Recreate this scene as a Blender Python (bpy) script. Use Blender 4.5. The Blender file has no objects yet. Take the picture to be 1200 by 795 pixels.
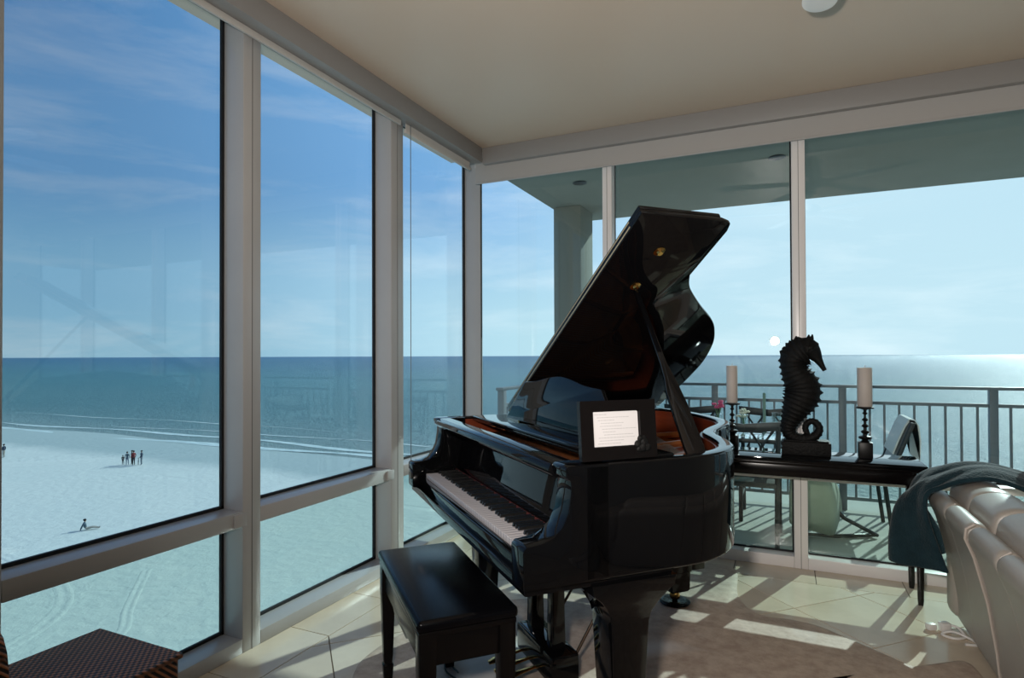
import bpy, bmesh, math, random
from mathutils import Vector, Matrix
random.seed(7)
PI = math.pi
SC = bpy.context.scene
COL = SC.collection

# ---------------------------------------------------------------- camera
CAM_H = 1.28
yaw, pitch, roll = math.radians(24.6), math.radians(0.6), math.radians(0.2)
r0 = Vector((math.cos(yaw), math.sin(yaw), 0)); f0 = Vector((-math.sin(yaw), math.cos(yaw), 0)); u0 = Vector((0, 0, 1))
fw = f0 * math.cos(pitch) + u0 * math.sin(pitch); up = u0 * math.cos(pitch) - f0 * math.sin(pitch)
rt = r0 * math.cos(roll) - up * math.sin(roll); up2 = up * math.cos(roll) + r0 * math.sin(roll)
cd = bpy.data.cameras.new('camera'); cam = bpy.data.objects.new('camera', cd); COL.objects.link(cam)
m = Matrix((rt, up2, -fw)).transposed().to_4x4(); m.translation = Vector((0, 0, CAM_H)); cam.matrix_world = m
cd.sensor_fit = 'HORIZONTAL'; cd.sensor_width = 36.0; cd.lens = 702.0 / 1200 * 36; cd.shift_y = 12.5 / 1200
cd.clip_start = 0.03; cd.clip_end = 60000
SC.camera = cam

# ---------------------------------------------------------------- light
SC.view_settings.view_transform = 'Standard'; SC.view_settings.look = 'None'
SC.view_settings.gamma = 1.0; SC.view_settings.use_curve_mapping = False
SC.view_settings.exposure = 0.0
SUN_AZ, SUN_EL = math.radians(20.8), math.radians(30.5)      # azimuth from +Y towards +X
SUN_STRENGTH, SKY_STRENGTH, FLASH_W = 3.7, 1.0, 240.0
sd = bpy.data.lights.new('sun', 'SUN'); sun = bpy.data.objects.new('sun', sd); COL.objects.link(sun)
sd.energy = SUN_STRENGTH; sd.angle = math.radians(0.55); sd.color = (0.82, 1.0, 0.97)
sdir = Vector((math.sin(SUN_AZ) * math.cos(SUN_EL), math.cos(SUN_AZ) * math.cos(SUN_EL), math.sin(SUN_EL)))
sun.rotation_euler = sdir.to_track_quat('Z', 'Y').to_euler(); sun.location = (4, 10, 8)
fd = bpy.data.lights.new('camera_flash', 'SPOT'); fl = bpy.data.objects.new('camera_flash', fd); COL.objects.link(fl)
fd.energy = FLASH_W; fd.shadow_soft_size = 0.05; fd.color = (1.0, 0.93, 0.86); fl.location = (-0.13, -0.02, 1.454)
fd.spot_size = math.radians(142); fd.spot_blend = 1.0
fl.rotation_euler = Vector((0.0, -1.0, -0.30)).to_track_quat('Z', 'Y').to_euler()

w = bpy.data.worlds.new('sky'); SC.world = w; w.use_nodes = True
nt = w.node_tree; nt.nodes.clear()
def N(t, kind, **kw):
    n = t.nodes.new(kind)
    for k, v in kw.items():
        if hasattr(n, k): setattr(n, k, v)
        else: n.inputs[k].default_value = v
    return n
tc = N(nt, 'ShaderNodeTexCoord'); sep = N(nt, 'ShaderNodeSeparateXYZ'); nt.links.new(tc.outputs['Generated'], sep.inputs[0])
elev = N(nt, 'ShaderNodeMapRange'); elev.inputs[1].default_value = 0.0; elev.inputs[2].default_value = 1.0; nt.links.new(sep.outputs[2], elev.inputs[0])
ramp = N(nt, 'ShaderNodeValToRGB'); nt.links.new(elev.outputs[0], ramp.inputs[0]); ramp.color_ramp.interpolation = 'EASE'
SKYC = [(0.0, (0.235, 0.440, 0.585)), (0.10, (0.195, 0.390, 0.570)), (0.26, (0.105, 0.265, 0.500)), (0.50, (0.062, 0.185, 0.410)), (1.0, (0.040, 0.120, 0.300))]
while len(ramp.color_ramp.elements) < len(SKYC): ramp.color_ramp.elements.new(0.5)
for e_, (q_, c_) in zip(ramp.color_ramp.elements, SKYC): e_.position = q_; e_.color = (*c_, 1)
vdot = N(nt, 'ShaderNodeVectorMath', operation='DOT_PRODUCT'); nt.links.new(tc.outputs['Generated'], vdot.inputs[0]); vdot.inputs[1].default_value = sdir
def halo(lo, hi, amount, colour, prev):
    r_ = N(nt, 'ShaderNodeMapRange', interpolation_type='SMOOTHSTEP'); nt.links.new(vdot.outputs['Value'], r_.inputs[0]); r_.inputs[1].default_value = lo; r_.inputs[2].default_value = hi; r_.inputs[4].default_value = amount
    m_ = N(nt, 'ShaderNodeMix', data_type='RGBA'); nt.links.new(r_.outputs[0], m_.inputs[0]); nt.links.new(prev, m_.inputs[6]); m_.inputs[7].default_value = (*colour, 1); return m_.outputs[2]
skyc = halo(0.20, 0.85, 0.85, (0.27, 0.57, 1.0), ramp.outputs[0])
hz_ = N(nt, 'ShaderNodeMapRange', interpolation_type='SMOOTHSTEP'); nt.links.new(sep.outputs[2], hz_.inputs[0]); hz_.inputs[1].default_value = 0.30; hz_.inputs[2].default_value = 0.0
sh_ = N(nt, 'ShaderNodeMapRange', interpolation_type='SMOOTHSTEP'); nt.links.new(vdot.outputs['Value'], sh_.inputs[0]); sh_.inputs[1].default_value = 0.15; sh_.inputs[2].default_value = 0.75
hm_ = N(nt, 'ShaderNodeMath', operation='MULTIPLY'); nt.links.new(hz_.outputs[0], hm_.inputs[0]); nt.links.new(sh_.outputs[0], hm_.inputs[1])
hx_ = N(nt, 'ShaderNodeMix', data_type='RGBA'); nt.links.new(hm_.outputs[0], hx_.inputs[0]); nt.links.new(skyc, hx_.inputs[6]); hx_.inputs[7].default_value = (0.60, 0.86, 0.95, 1); skyc = hx_.outputs[2]
skyc = halo(0.62, 0.92, 0.90, (0.66, 0.90, 1.02), skyc)
mapn = N(nt, 'ShaderNodeMapping'); mapn.inputs['Scale'].default_value = (1.3, 1.3, 7.0); mapn.inputs['Rotation'].default_value = (0.12, 0.1, 0.4)
nt.links.new(tc.outputs['Generated'], mapn.inputs[0])
cn = N(nt, 'ShaderNodeTexNoise', Scale=2.2, Detail=7.0, Roughness=0.62, Distortion=0.35); nt.links.new(mapn.outputs[0], cn.inputs['Vector'])
cr = N(nt, 'ShaderNodeMapRange'); cr.inputs[1].default_value = 0.47; cr.inputs[2].default_value = 0.78; cr.inputs[3].default_value = 0; cr.inputs[4].default_value = 0.45
nt.links.new(cn.outputs[0], cr.inputs[0])
cm = N(nt, 'ShaderNodeMix', data_type='RGBA'); nt.links.new(cr.outputs[0], cm.inputs[0]); nt.links.new(skyc, cm.inputs[6])
hs = N(nt, 'ShaderNodeHueSaturation', Saturation=0.35, Value=1.22); nt.links.new(skyc, hs.inputs['Color']); nt.links.new(hs.outputs[0], cm.inputs[7])
bg = N(nt, 'ShaderNodeBackground', Strength=SKY_STRENGTH); nt.links.new(cm.outputs[2], bg.inputs[0])
wo = N(nt, 'ShaderNodeOutputWorld'); nt.links.new(bg.outputs[0], wo.inputs[0])

# ---------------------------------------------------------------- materials
MATS = {}
def mat(name, col, rough=0.5, metal=0.0, spec=0.5, var=None, vscale=8.0, bump=0.0, bscale=60.0, coat=0.0, stretch=None, sheen=0.0, detail=4.0):
    if name in MATS: return MATS[name]
    M = bpy.data.materials.new(name); M.use_nodes = True; t = M.node_tree; p = t.nodes['Principled BSDF']
    p.inputs['Base Color'].default_value = (*col, 1); p.inputs['Roughness'].default_value = rough; p.inputs['Metallic'].default_value = metal
    p.inputs['Specular IOR Level'].default_value = spec
    if coat: p.inputs['Coat Weight'].default_value = coat; p.inputs['Coat Roughness'].default_value = 0.03
    if sheen: p.inputs['Sheen Weight'].default_value = sheen; p.inputs['Sheen Roughness'].default_value = 0.4
    co = N(t, 'ShaderNodeTexCoord'); src = co.outputs['Object']
    if stretch:
        mp = N(t, 'ShaderNodeMapping'); mp.inputs['Scale'].default_value = stretch; t.links.new(src, mp.inputs[0]); src = mp.outputs[0]
    if var:
        nz = N(t, 'ShaderNodeTexNoise', Scale=vscale, Detail=detail, Roughness=0.6); t.links.new(src, nz.inputs['Vector'])
        mr = N(t, 'ShaderNodeMapRange'); mr.inputs[1].default_value = 0.3; mr.inputs[2].default_value = 0.7; t.links.new(nz.outputs[0], mr.inputs[0])
        mx = N(t, 'ShaderNodeMix', data_type='RGBA'); mx.inputs[6].default_value = (*col, 1); mx.inputs[7].default_value = (*var, 1)
        t.links.new(mr.outputs[0], mx.inputs[0]); t.links.new(mx.outputs[2], p.inputs['Base Color'])
    if bump:
        nb = N(t, 'ShaderNodeTexNoise', Scale=bscale, Detail=5.0); t.links.new(src, nb.inputs['Vector'])
        b = N(t, 'ShaderNodeBump', Strength=bump, Distance=0.01); t.links.new(nb.outputs[0], b.inputs['Height']); t.links.new(b.outputs[0], p.inputs['Normal'])
    MATS[name] = M; return M

def glass_mat(name, tintc, refl=1.0):
    if name in MATS: return MATS[name]
    M = bpy.data.materials.new(name); M.use_nodes = True; t = M.node_tree; t.nodes.clear()
    lw = N(t, 'ShaderNodeLayerWeight', Blend=0.5)
    pw = N(t, 'ShaderNodeMath', operation='POWER'); pw.inputs[1].default_value = 5; t.links.new(lw.outputs['Facing'], pw.inputs[0])
    ma = N(t, 'ShaderNodeMath', operation='MULTIPLY_ADD'); ma.inputs[1].default_value = 0.9 * refl; ma.inputs[2].default_value = 0.03 * refl; t.links.new(pw.outputs[0], ma.inputs[0])
    tr = N(t, 'ShaderNodeBsdfTransparent'); tr.inputs[0].default_value = (*tintc, 1)
    gl = N(t, 'ShaderNodeBsdfGlossy', Roughness=0.0); gl.inputs[0].default_value = (1, 1, 1, 1)
    mx = N(t, 'ShaderNodeMixShader'); t.links.new(ma.outputs[0], mx.inputs[0]); t.links.new(tr.outputs[0], mx.inputs[1]); t.links.new(gl.outputs[0], mx.inputs[2])
    o = N(t, 'ShaderNodeOutputMaterial'); t.links.new(mx.outputs[0], o.inputs[0]); MATS[name] = M; return M

M_ALU = mat('painted aluminium', (0.45, 0.435, 0.425), 0.3, 0.0, 0.5, (0.42, 0.405, 0.40), 3.0)
M_ALUW = mat('white painted aluminium', (0.80, 0.765, 0.75), 0.3, 0.0, 0.5, (0.77, 0.735, 0.72), 3.0)
M_JOINT = mat('frame joint', (0.16, 0.155, 0.15), 0.6)
M_BEAM = mat('grey beam paint', (0.27, 0.255, 0.245), 0.45, 0.0, 0.4)
M_GASKET = mat('black gasket', (0.004, 0.004, 0.005), 0.7)
M_GLU = glass_mat('clear window glass', (0.955, 0.985, 0.985))
M_GLL = glass_mat('green tinted glass', (0.85, 0.915, 0.875))
M_GLOUT = glass_mat('table glass', (0.86, 0.93, 0.94), 2.0)
M_CEIL = mat('ceiling paint', (0.58, 0.46, 0.36), 0.4, 0.0, 0.3, (0.56, 0.445, 0.35), 1.2)
M_WALL = mat('wall paint', (0.62, 0.57, 0.50), 0.7)
M_TILE = mat('travertine tile', (0.68, 0.575, 0.445), 0.18, 0.0, 0.4, (0.58, 0.48, 0.37), 3.5, 0.02, 30)
M_TILE2 = mat('travertine tile pale', (0.72, 0.62, 0.49), 0.18, 0.0, 0.4, (0.62, 0.52, 0.41), 4.5, 0.02, 30)
M_GROUT = mat('grout', (0.20, 0.17, 0.14), 0.9)
M_SHADE = mat('shade fabric', (0.40, 0.38, 0.365), 0.8, 0.0, 0.2)
M_HEM = mat('shade hem', (0.56, 0.52, 0.48), 0.6)
M_BLACK = mat('black lacquer', (0.003, 0.003, 0.0035), 0.035, 0.0, 0.30)
M_BLACKW = mat('black satin wood', (0.005, 0.004, 0.004), 0.22, 0.0, 0.22)
M_LEATHER = mat('black leather', (0.003, 0.003, 0.004), 0.22, 0.0, 0.14, bump=0.01, bscale=220)
M_IVORY = mat('ivory key', (0.60, 0.56, 0.56), 0.25)
M_EBONY = mat('ebony key', (0.006, 0.006, 0.006), 0.35)
M_FELT = mat('red felt', (0.10, 0.012, 0.01), 0.95)
M_GOLD = mat('bronze plate', (0.50, 0.17, 0.05), 0.35, 0.55, 0.5, (0.40, 0.13, 0.04), 5)
M_RODS = mat('dark bronze rod', (0.05, 0.03, 0.018), 0.35, 0.6)
M_BRASS = mat('brass', (0.75, 0.48, 0.16), 0.2, 1.0)
M_SPRUCE = mat('amber soundboard', (0.62, 0.22, 0.05), 0.25, 0.0, 0.5, (0.50, 0.16, 0.035), 3, stretch=(1, 14, 1))
M_MAHOG = mat('mahogany rim lining', (0.16, 0.03, 0.010), 0.3, 0.0, 0.4, (0.11, 0.02, 0.008), 4, stretch=(3, 3, 20))
M_STEEL = mat('steel wire', (0.6, 0.55, 0.5), 0.3, 1.0)
M_CHROME = mat('chrome', (0.75, 0.75, 0.76), 0.12, 1.0)
M_PAPER = mat('white paper', (0.60, 0.58, 0.585), 0.8)
M_INK = mat('grey ink', (0.38, 0.37, 0.38), 0.9)
M_CANDLE = mat('ivory wax', (0.50, 0.45, 0.41), 0.55, 0.0, 0.4, (0.47, 0.42, 0.385), 12)
M_IRON = mat('black iron', (0.004, 0.004, 0.004), 0.4, 0.0, 0.3)
M_CARVED = mat('black carved resin', (0.004, 0.004, 0.004), 0.6, 0.0, 0.2, bump=0.5, bscale=90)
M_SOFA = mat('ivory leather', (0.40, 0.36, 0.32), 0.36, 0.0, 0.5, (0.37, 0.335, 0.295), 6, 0.06, 160)
M_PIPE = mat('pale piping', (0.46, 0.40, 0.35), 0.45)
M_THROW = mat('teal plush', (0.007, 0.022, 0.030), 0.85, 0.0, 0.15, (0.014, 0.038, 0.05), 14, 0.6, 130, sheen=0.18)
M_CONC = mat('balcony concrete', (0.50, 0.50, 0.46), 0.85, 0.0, 0.2, (0.44, 0.44, 0.41), 2.5, 0.1, 60)
M_STUCCO = mat('pale stucco', (0.235, 0.245, 0.21), 0.9, 0.0, 0.2, (0.22, 0.23, 0.195), 3, 0.2, 120)
M_RAIL = mat('grey railing paint', (0.16, 0.19, 0.21), 0.45, 0.0, 0.5)
M_DARKMET = mat('dark patio metal', (0.018, 0.022, 0.024), 0.45, 0.2, 0.5)
M_CUSH = mat('dark patio cushion', (0.05, 0.055, 0.055), 0.9)
M_SLING = mat('grey sling mesh', (0.42, 0.45, 0.46), 0.8)
M_TOWEL = mat('pale towel', (0.72, 0.76, 0.74), 0.95, bump=0.3, bscale=200)
M_COVER = mat('sage canvas', (0.42, 0.45, 0.37), 0.9, 0.0, 0.2, (0.38, 0.41, 0.34), 5)
M_WHITEP = mat('white plastic', (0.78, 0.76, 0.73), 0.4)
M_FAN = mat('white fan blade', (0.80, 0.78, 0.75), 0.4)
M_PINK = mat('pink petals', (0.62, 0.10, 0.22), 0.8)
M_CREAMF = mat('cream petals', (0.75, 0.75, 0.62), 0.8)
M_STEM = mat('green stem', (0.07, 0.16, 0.06), 0.7)
M_GREENC = mat('green candle wax', (0.16, 0.27, 0.22), 0.5)
M_JAR = glass_mat('jar glass', (0.90, 0.95, 0.95), 3.0)

def rattan_mat():
    M = bpy.data.materials.new('woven rattan'); M.use_nodes = True; t = M.node_tree; p = t.nodes['Principled BSDF']
    co = N(t, 'ShaderNodeTexCoord'); sp = N(t, 'ShaderNodeSeparateXYZ'); t.links.new(co.outputs['Object'], sp.inputs[0])
    def wv(a, sc, ph=0):
        mu = N(t, 'ShaderNodeMath', operation='MULTIPLY_ADD'); mu.inputs[1].default_value = sc; mu.inputs[2].default_value = ph; t.links.new(a, mu.inputs[0])
        s = N(t, 'ShaderNodeMath', operation='SINE'); t.links.new(mu.outputs[0], s.inputs[0]); return s.outputs[0]
    ad = N(t, 'ShaderNodeMath', operation='ADD'); t.links.new(sp.outputs[1], ad.inputs[0]); t.links.new(sp.outputs[2], ad.inputs[1])
    sx = wv(sp.outputs[0], 320); sy = wv(ad.outputs[0], 320)
    mu = N(t, 'ShaderNodeMath', operation='MULTIPLY'); t.links.new(sx, mu.inputs[0]); t.links.new(sy, mu.inputs[1])
    mr = N(t, 'ShaderNodeMapRange'); mr.inputs[1].default_value = -0.35; mr.inputs[2].default_value = 0.6; t.links.new(mu.outputs[0], mr.inputs[0])
    nz = N(t, 'ShaderNodeTexNoise', Scale=9.0, Detail=2.0); t.links.new(co.outputs['Object'], nz.inputs['Vector'])
    m0 = N(t, 'ShaderNodeMix', data_type='RGBA'); m0.inputs[6].default_value = (0.52, 0.20, 0.085, 1); m0.inputs[7].default_value = (0.30, 0.12, 0.06, 1); t.links.new(nz.outputs[0], m0.inputs[0])
    mx = N(t, 'ShaderNodeMix', data_type='RGBA'); mx.inputs[6].default_value = (0.012, 0.008, 0.006, 1); t.links.new(m0.outputs[2], mx.inputs[7])
    t.links.new(mr.outputs[0], mx.inputs[0]); t.links.new(mx.outputs[2], p.inputs['Base Color']); p.inputs['Roughness'].default_value = 0.5
    b = N(t, 'ShaderNodeBump', Strength=0.8, Distance=0.004); t.links.new(mr.outputs[0], b.inputs['Height']); t.links.new(b.outputs[0], p.inputs['Normal'])
    return M
M_RATTAN = rattan_mat()

def hide_mat():
    M = bpy.data.materials.new('cowhide'); M.use_nodes = True; t = M.node_tree; p = t.nodes['Principled BSDF']
    co = N(t, 'ShaderNodeTexCoord')
    n1 = N(t, 'ShaderNodeTexNoise', Scale=1.5, Detail=3.0, Roughness=0.55, Distortion=0.6); t.links.new(co.outputs['Object'], n1.inputs['Vector'])
    n2 = N(t, 'ShaderNodeTexNoise', Scale=16.0, Detail=5.0, Roughness=0.7); t.links.new(co.outputs['Object'], n2.inputs['Vector'])
    a = N(t, 'ShaderNodeMix', data_type='RGBA'); a.inputs[6].default_value = (0.40, 0.30, 0.235, 1); a.inputs[7].default_value = (0.56, 0.45, 0.36, 1)
    r2 = N(t, 'ShaderNodeMapRange'); r2.inputs[1].default_value = 0.35; r2.inputs[2].default_value = 0.65; t.links.new(n2.outputs[0], r2.inputs[0]); t.links.new(r2.outputs[0], a.inputs[0])
    r1 = N(t, 'ShaderNodeMapRange'); r1.inputs[1].default_value = 0.60; r1.inputs[2].default_value = 0.66; t.links.new(n1.outputs[0], r1.inputs[0])
    mx = N(t, 'ShaderNodeMix', data_type='RGBA'); t.links.new(r1.outputs[0], mx.inputs[0]); t.links.new(a.outputs[2], mx.inputs[6]); mx.inputs[7].default_value = (0.68, 0.64, 0.60, 1)
    t.links.new(mx.outputs[2], p.inputs['Base Color']); p.inputs['Roughness'].default_value = 0.7
    b = N(t, 'ShaderNodeBump', Strength=0.35, Distance=0.004); t.links.new(n2.outputs[0], b.inputs['Height']); t.links.new(b.outputs[0], p.inputs['Normal'])
    return M
M_HIDE = hide_mat()

# ---------------------------------------------------------------- helpers
def link(name, bm, material, parent=None, smooth=False, autos=None):
    me = bpy.data.meshes.new(name); bmesh.ops.recalc_face_normals(bm, faces=bm.faces[:]); bm.to_mesh(me); bm.free()
    o = bpy.data.objects.new(name, me); COL.objects.link(o)
    for mm in (material if isinstance(material, (list, tuple)) else [material]): me.materials.append(mm)
    if smooth:
        for p in me.polygons: p.use_smooth = True
        if autos: me.set_sharp_from_angle(angle=math.radians(autos))
    if parent is not None: o.parent = parent
    return o
def thing(name, label, cat, loc=(0, 0, 0), rz=0.0, group=None):
    o = bpy.data.objects.new(name, None); COL.objects.link(o); o.location = loc; o.rotation_euler = (0, 0, rz); o.empty_display_size = 0.1
    o['label'] = label; o['category'] = cat
    if group: o['group'] = group
    return o
def tag(o, label, cat, group=None):
    o['label'] = label; o['category'] = cat
    if group: o['group'] = group
    return o
def struct(o, label, cat):
    o['kind'] = 'structure'; o['label'] = label; o['category'] = cat; return o
def bbox(bm, lo, hi, bev=0.0, seg=2):
    r = bmesh.ops.create_cube(bm, size=1.0); vs = r['verts']
    for v in vs: v.co = Vector([lo[i] + (v.co[i] + 0.5) * (hi[i] - lo[i]) for i in range(3)])
    if bev:
        es = list({e for v in vs for e in v.link_edges}); bmesh.ops.bevel(bm, geom=es, offset=bev, segments=seg, affect='EDGES', profile=0.5)
def box(name, lo, hi, material, parent=None, bev=0.0, seg=2):
    bm = bmesh.new(); bbox(bm, lo, hi, bev, seg); return link(name, bm, material, parent, smooth=bev > 0, autos=35)
def brevolve(bm, prof, c=(0, 0, 0), seg=24, cap=True):
    rings = []
    for r, z in prof:
        rings.append([bm.verts.new((c[0] + r * math.cos(2 * PI * k / seg), c[1] + r * math.sin(2 * PI * k / seg), c[2] + z)) for k in range(seg)])
    for a, b in zip(rings, rings[1:]):
        for k in range(seg): bm.faces.new((a[k], a[(k + 1) % seg], b[(k + 1) % seg], b[k]))
    if cap: bm.faces.new(rings[0][::-1]); bm.faces.new(rings[-1])
def lathe(name, prof, material, parent=None, c=(0, 0, 0), seg=24, autos=40):
    bm = bmesh.new(); brevolve(bm, prof, c, seg); return link(name, bm, material, parent, True, autos)
def btube(bm, pts, rad, seg=8, closed=False, flat=None):
    pts = [Vector(p) for p in pts]; n = len(pts); rads = rad if isinstance(rad, (list, tuple)) else [rad] * n
    rings = []; prev = None
    for i, p in enumerate(pts):
        if closed: d = pts[(i + 1) % n] - pts[i - 1]
        else: d = pts[min(i + 1, n - 1)] - pts[max(i - 1, 0)]
        d.normalize()
        if prev is None:
            a = Vector((0, 0, 1)) if abs(d.z) < 0.9 else Vector((1, 0, 0))
            x = d.cross(a).normalized()
        else:
            x = prev - d * prev.dot(d)
            x = x.normalized() if x.length > 1e-6 else d.orthogonal().normalized()
        prev = x; y = d.cross(x)
        rings.append([bm.verts.new(p + (x * math.cos(2 * PI * k / seg) + y * math.sin(2 * PI * k / seg) * (flat or 1)) * rads[i]) for k in range(seg)])
    prs = list(zip(rings, rings[1:])) + ([(rings[-1], rings[0])] if closed else [])
    for a, b in prs:
        for k in range(seg): bm.faces.new((a[k], a[(k + 1) % seg], b[(k + 1) % seg], b[k]))
    if not closed: bm.faces.new(rings[0][::-1]); bm.faces.new(rings[-1])
def tube(name, pts, rad, material, parent=None, seg=8, closed=False, flat=None):
    bm = bmesh.new(); btube(bm, pts, rad, seg, closed, flat); return link(name, bm, material, parent, True, 50)
def bprism(bm, poly, f0_, f1_):
    """poly: 2D points; f0_/f1_ map a 2D point to the two 3D faces."""
    a = [bm.verts.new(f0_(p)) for p in poly]; b = [bm.verts.new(f1_(p)) for p in poly]; n = len(poly)
    bm.faces.new(a[::-1]); bm.faces.new(b)
    for i in range(n): bm.faces.new((a[i], a[(i + 1) % n], b[(i + 1) % n], b[i]))
def prism(name, poly, f0_, f1_, material, parent=None, bev=0.0, smooth=False):
    bm = bmesh.new(); bprism(bm, poly, f0_, f1_)
    if bev:
        bmesh.ops.recalc_face_normals(bm, faces=bm.faces[:])
        es = [e for e in bm.edges if len(e.link_faces) == 2 and e.calc_face_angle(0) > 0.6]
        bmesh.ops.bevel(bm, geom=es, offset=bev, segments=2, affect='EDGES', profile=0.5)
    return link(name, bm, material, parent, smooth or bev > 0, 35)
def catmull(pts, sub=6, closed=False):
    out = []; n = len(pts); P = [Vector(p) for p in pts]
    rng = n if closed else n - 1
    for i in range(rng):
        p0 = P[(i - 1) % n] if closed or i > 0 else P[0]; p1 = P[i]; p2 = P[(i + 1) % n]; p3 = P[(i + 2) % n] if closed or i + 2 < n else P[-1]
        for k in range(sub):
            t = k / sub
            out.append(0.5 * ((2 * p1) + (p2 - p0) * t + (2 * p0 - 5 * p1 + 4 * p2 - p3) * t * t + (3 * p1 - p0 - 3 * p2 + p3) * t ** 3))
    if not closed: out.append(P[-1])
    return out
def copy_tree(o, parent=None):
    c = o.copy(); COL.objects.link(c); c.parent = parent
    for ch in list(o.children): copy_tree(ch, c)
    return c

# ================================================================ SETTING
CEIL = 2.81; XF, XG = -2.14, -2.27; YF, YG = 3.985, 4.085
RX, RY = 3.4, -2.7            # right wall, rear wall

# ---- floor: slab with grout colour, one object per tile
fl_o = struct(box('floor', (-2.285, RY - .1, -0.12), (RX + .1, 4.10, -0.004), M_GROUT), 'pale beige stone tile floor laid diagonally with straight border', 'floor')
def clip(poly, axis, val, keep_less):
    out = []; n = len(poly)
    for i in range(n):
        a, b = poly[i], poly[(i + 1) % n]
        ia = (a[axis] <= val) if keep_less else (a[axis] >= val); ib = (b[axis] <= val) if keep_less else (b[axis] >= val)
        if ia: out.append(a)
        if ia != ib:
            t = (val - a[axis]) / (b[axis] - a[axis]); out.append((a[0] + (b[0] - a[0]) * t, a[1] + (b[1] - a[1]) * t))
    return out
def area(p): return abs(sum(p[i][0] * p[(i + 1) % len(p)][1] - p[(i + 1) % len(p)][0] * p[i][1] for i in range(len(p)))) / 2
G = 0.0025; PIT = 0.629
full_mesh = {}
def tile(poly, c, full, k):
    mm = M_TILE if k % 3 else M_TILE2
    if full and k % 3 in full_mesh:
        o = bpy.data.objects.new('tile', full_mesh[k % 3]); COL.objects.link(o); o.parent = fl_o
    else:
        loc = [(p[0] - c[0], p[1] - c[1]) for p in poly]
        o = prism('tile', loc, lambda p: (p[0], p[1], -0.012), lambda p: (p[0], p[1], 0.0), mm, fl_o)
        if full: full_mesh[k % 3] = o.data
    o.location = (c[0], c[1], 0)
kk = 0
for i in range(-12, 14):
    for j in range(-14, 14):
        a = 0.239 + PIT * (i + .5); b = -3.33 + PIT * (j + .5)       # x+y , x-y centre
        cx, cy = (a + b) / 2, (a - b) / 2
        h = PIT / 2 - G * 1.5
        poly = [(cx + h, cy), (cx, cy + h), (cx - h, cy), (cx, cy - h)]
        q = poly
        for ax, v, kl in ((0, -1.914 + G, False), (0, RX, True), (1, RY, False), (1, 3.752 - G, True)): q = clip(q, ax, v, kl) if len(q) > 2 else []
        if len(q) > 2 and area(q) > 0.002:
            tile(q, (cx, cy), len(q) == 4 and abs(area(q) - area(poly)) < 1e-6, kk); kk += 1
y = 2.155 - 0.447 * 11
while y < 3.98:
    a, b = max(y, RY), min(y + 0.447, 3.985)
    if b - a > .02: tile([(XF - .02, a + G), (-1.914 - G, a + G), (-1.914 - G, b - G), (XF - .02, b - G)], (-2.03, (a + b) / 2), False, kk); kk += 1
    y += 0.447
x = 0.143 - 0.44 * 5
while x < RX:
    a, b = max(x, -1.914), min(x + 0.44, RX)
    if b - a > .02: tile([(a + G, 3.752 + G), (b - G, 3.752 + G), (b - G, YF + .02), (a + G, YF + .02)], ((a + b) / 2, 3.87), False, kk); kk += 1
    x += 0.44

struct(box('ceiling', (-2.4, RY - .1, CEIL), (RX + .1, 4.10, CEIL + 0.12), M_CEIL), 'smooth beige painted ceiling', 'ceiling')
struct(box('wall_right', (RX, RY - .1, 0), (RX + .1, 4.10, CEIL), M_WALL), 'plain beige wall', 'wall')
struct(box('wall_rear', (-2.33, RY - .1, 0), (RX, RY, CEIL), M_WALL), 'plain beige wall', 'wall')

# ---- left glazed wall
wl = bpy.data.objects.new('wall_left', None); COL.objects.link(wl); struct(wl, 'glazed wall of tall panes in grey metal frames facing the beach', 'window wall')
ML = [(-2.42, -2.32), (-1.345, -1.245), (-0.27, -0.17), (0.90, 1.0), (1.875, 1.972), (2.947, 3.072)]
for a, b in ML:
    mo = box('mullion', (-2.285, a, 0), (XF, b, CEIL), M_ALU, wl, 0.004)
    box('mullion_joint', (XF, (a + b) / 2 - 0.0015, 0.0), (XF + 0.0015, (a + b) / 2 + 0.0015, CEIL - .12), M_JOINT, mo)
box('corner_post', (-2.285, 4.06, 0), (-2.125, 4.10, CEIL), M_ALU, wl, 0.004)
box('head_rail', (-2.285, RY, 2.79), (XF, 4.06, CEIL), M_ALU, wl)
ys = [RY] + [v for p in ML for v in p] + [4.06]
spans = [(ys[i], ys[i + 1]) for i in range(0, len(ys), 2)]
spans = [s for s in spans if s[1] - s[0] > .3]
def gasket(bm, axis, pos, a, b, z0, z1, g=0.013):
    """ring of black seal just inside the pane; axis 0: plane x=pos, axis 1: plane y=pos"""
    def bb(u0, u1, w0, w1):
        if axis == 0: bbox(bm, (pos, u0, w0), (pos + .014, u1, w1))
        else: bbox(bm, (u0, pos - .014, w0), (u1, pos, w1))
    bb(a, a + g * .3, z0, z1); bb(b - g, b, z0, z1); bb(a, b, z0, z0 + g); bb(a, b, z1 - g, z1)
for k, (a, b) in enumerate(spans):
    sill = box('sill', (-2.285, a, 0), (XF, b, 0.062), M_ALU, wl, 0.004)
    tr_ = box('transom', (-2.285, a, 0.543), (XF, b, 0.612), M_ALU, wl, 0.004)
    for nm, z0, z1, gm in (('upper_pane', 0.612, 2.79, M_GLU), ('lower_pane', 0.062, 0.543, M_GLL)):
        p = box(nm, (XG - .006, a, z0), (XG, b, z1), gm, wl)
        bm = bmesh.new(); gasket(bm, 0, XG, a, b, z0, z1); link('gasket', bm, M_GASKET, p)
# bracket caps where transoms meet mullions
for a, b in ML[3:]:
    box('transom_bracket', (XF, a - 0.05, 0.55), (XF + 0.012, a + 0.012, 0.606), M_ALU, wl, 0.003)
# ceiling beam
bl = struct(box('trim_1', (-2.14, RY, 2.70), (-2.02, 3.9, CEIL), M_BEAM, None, 0.003), 'grey boxed beam along the ceiling over the beach windows', 'beam')

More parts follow.
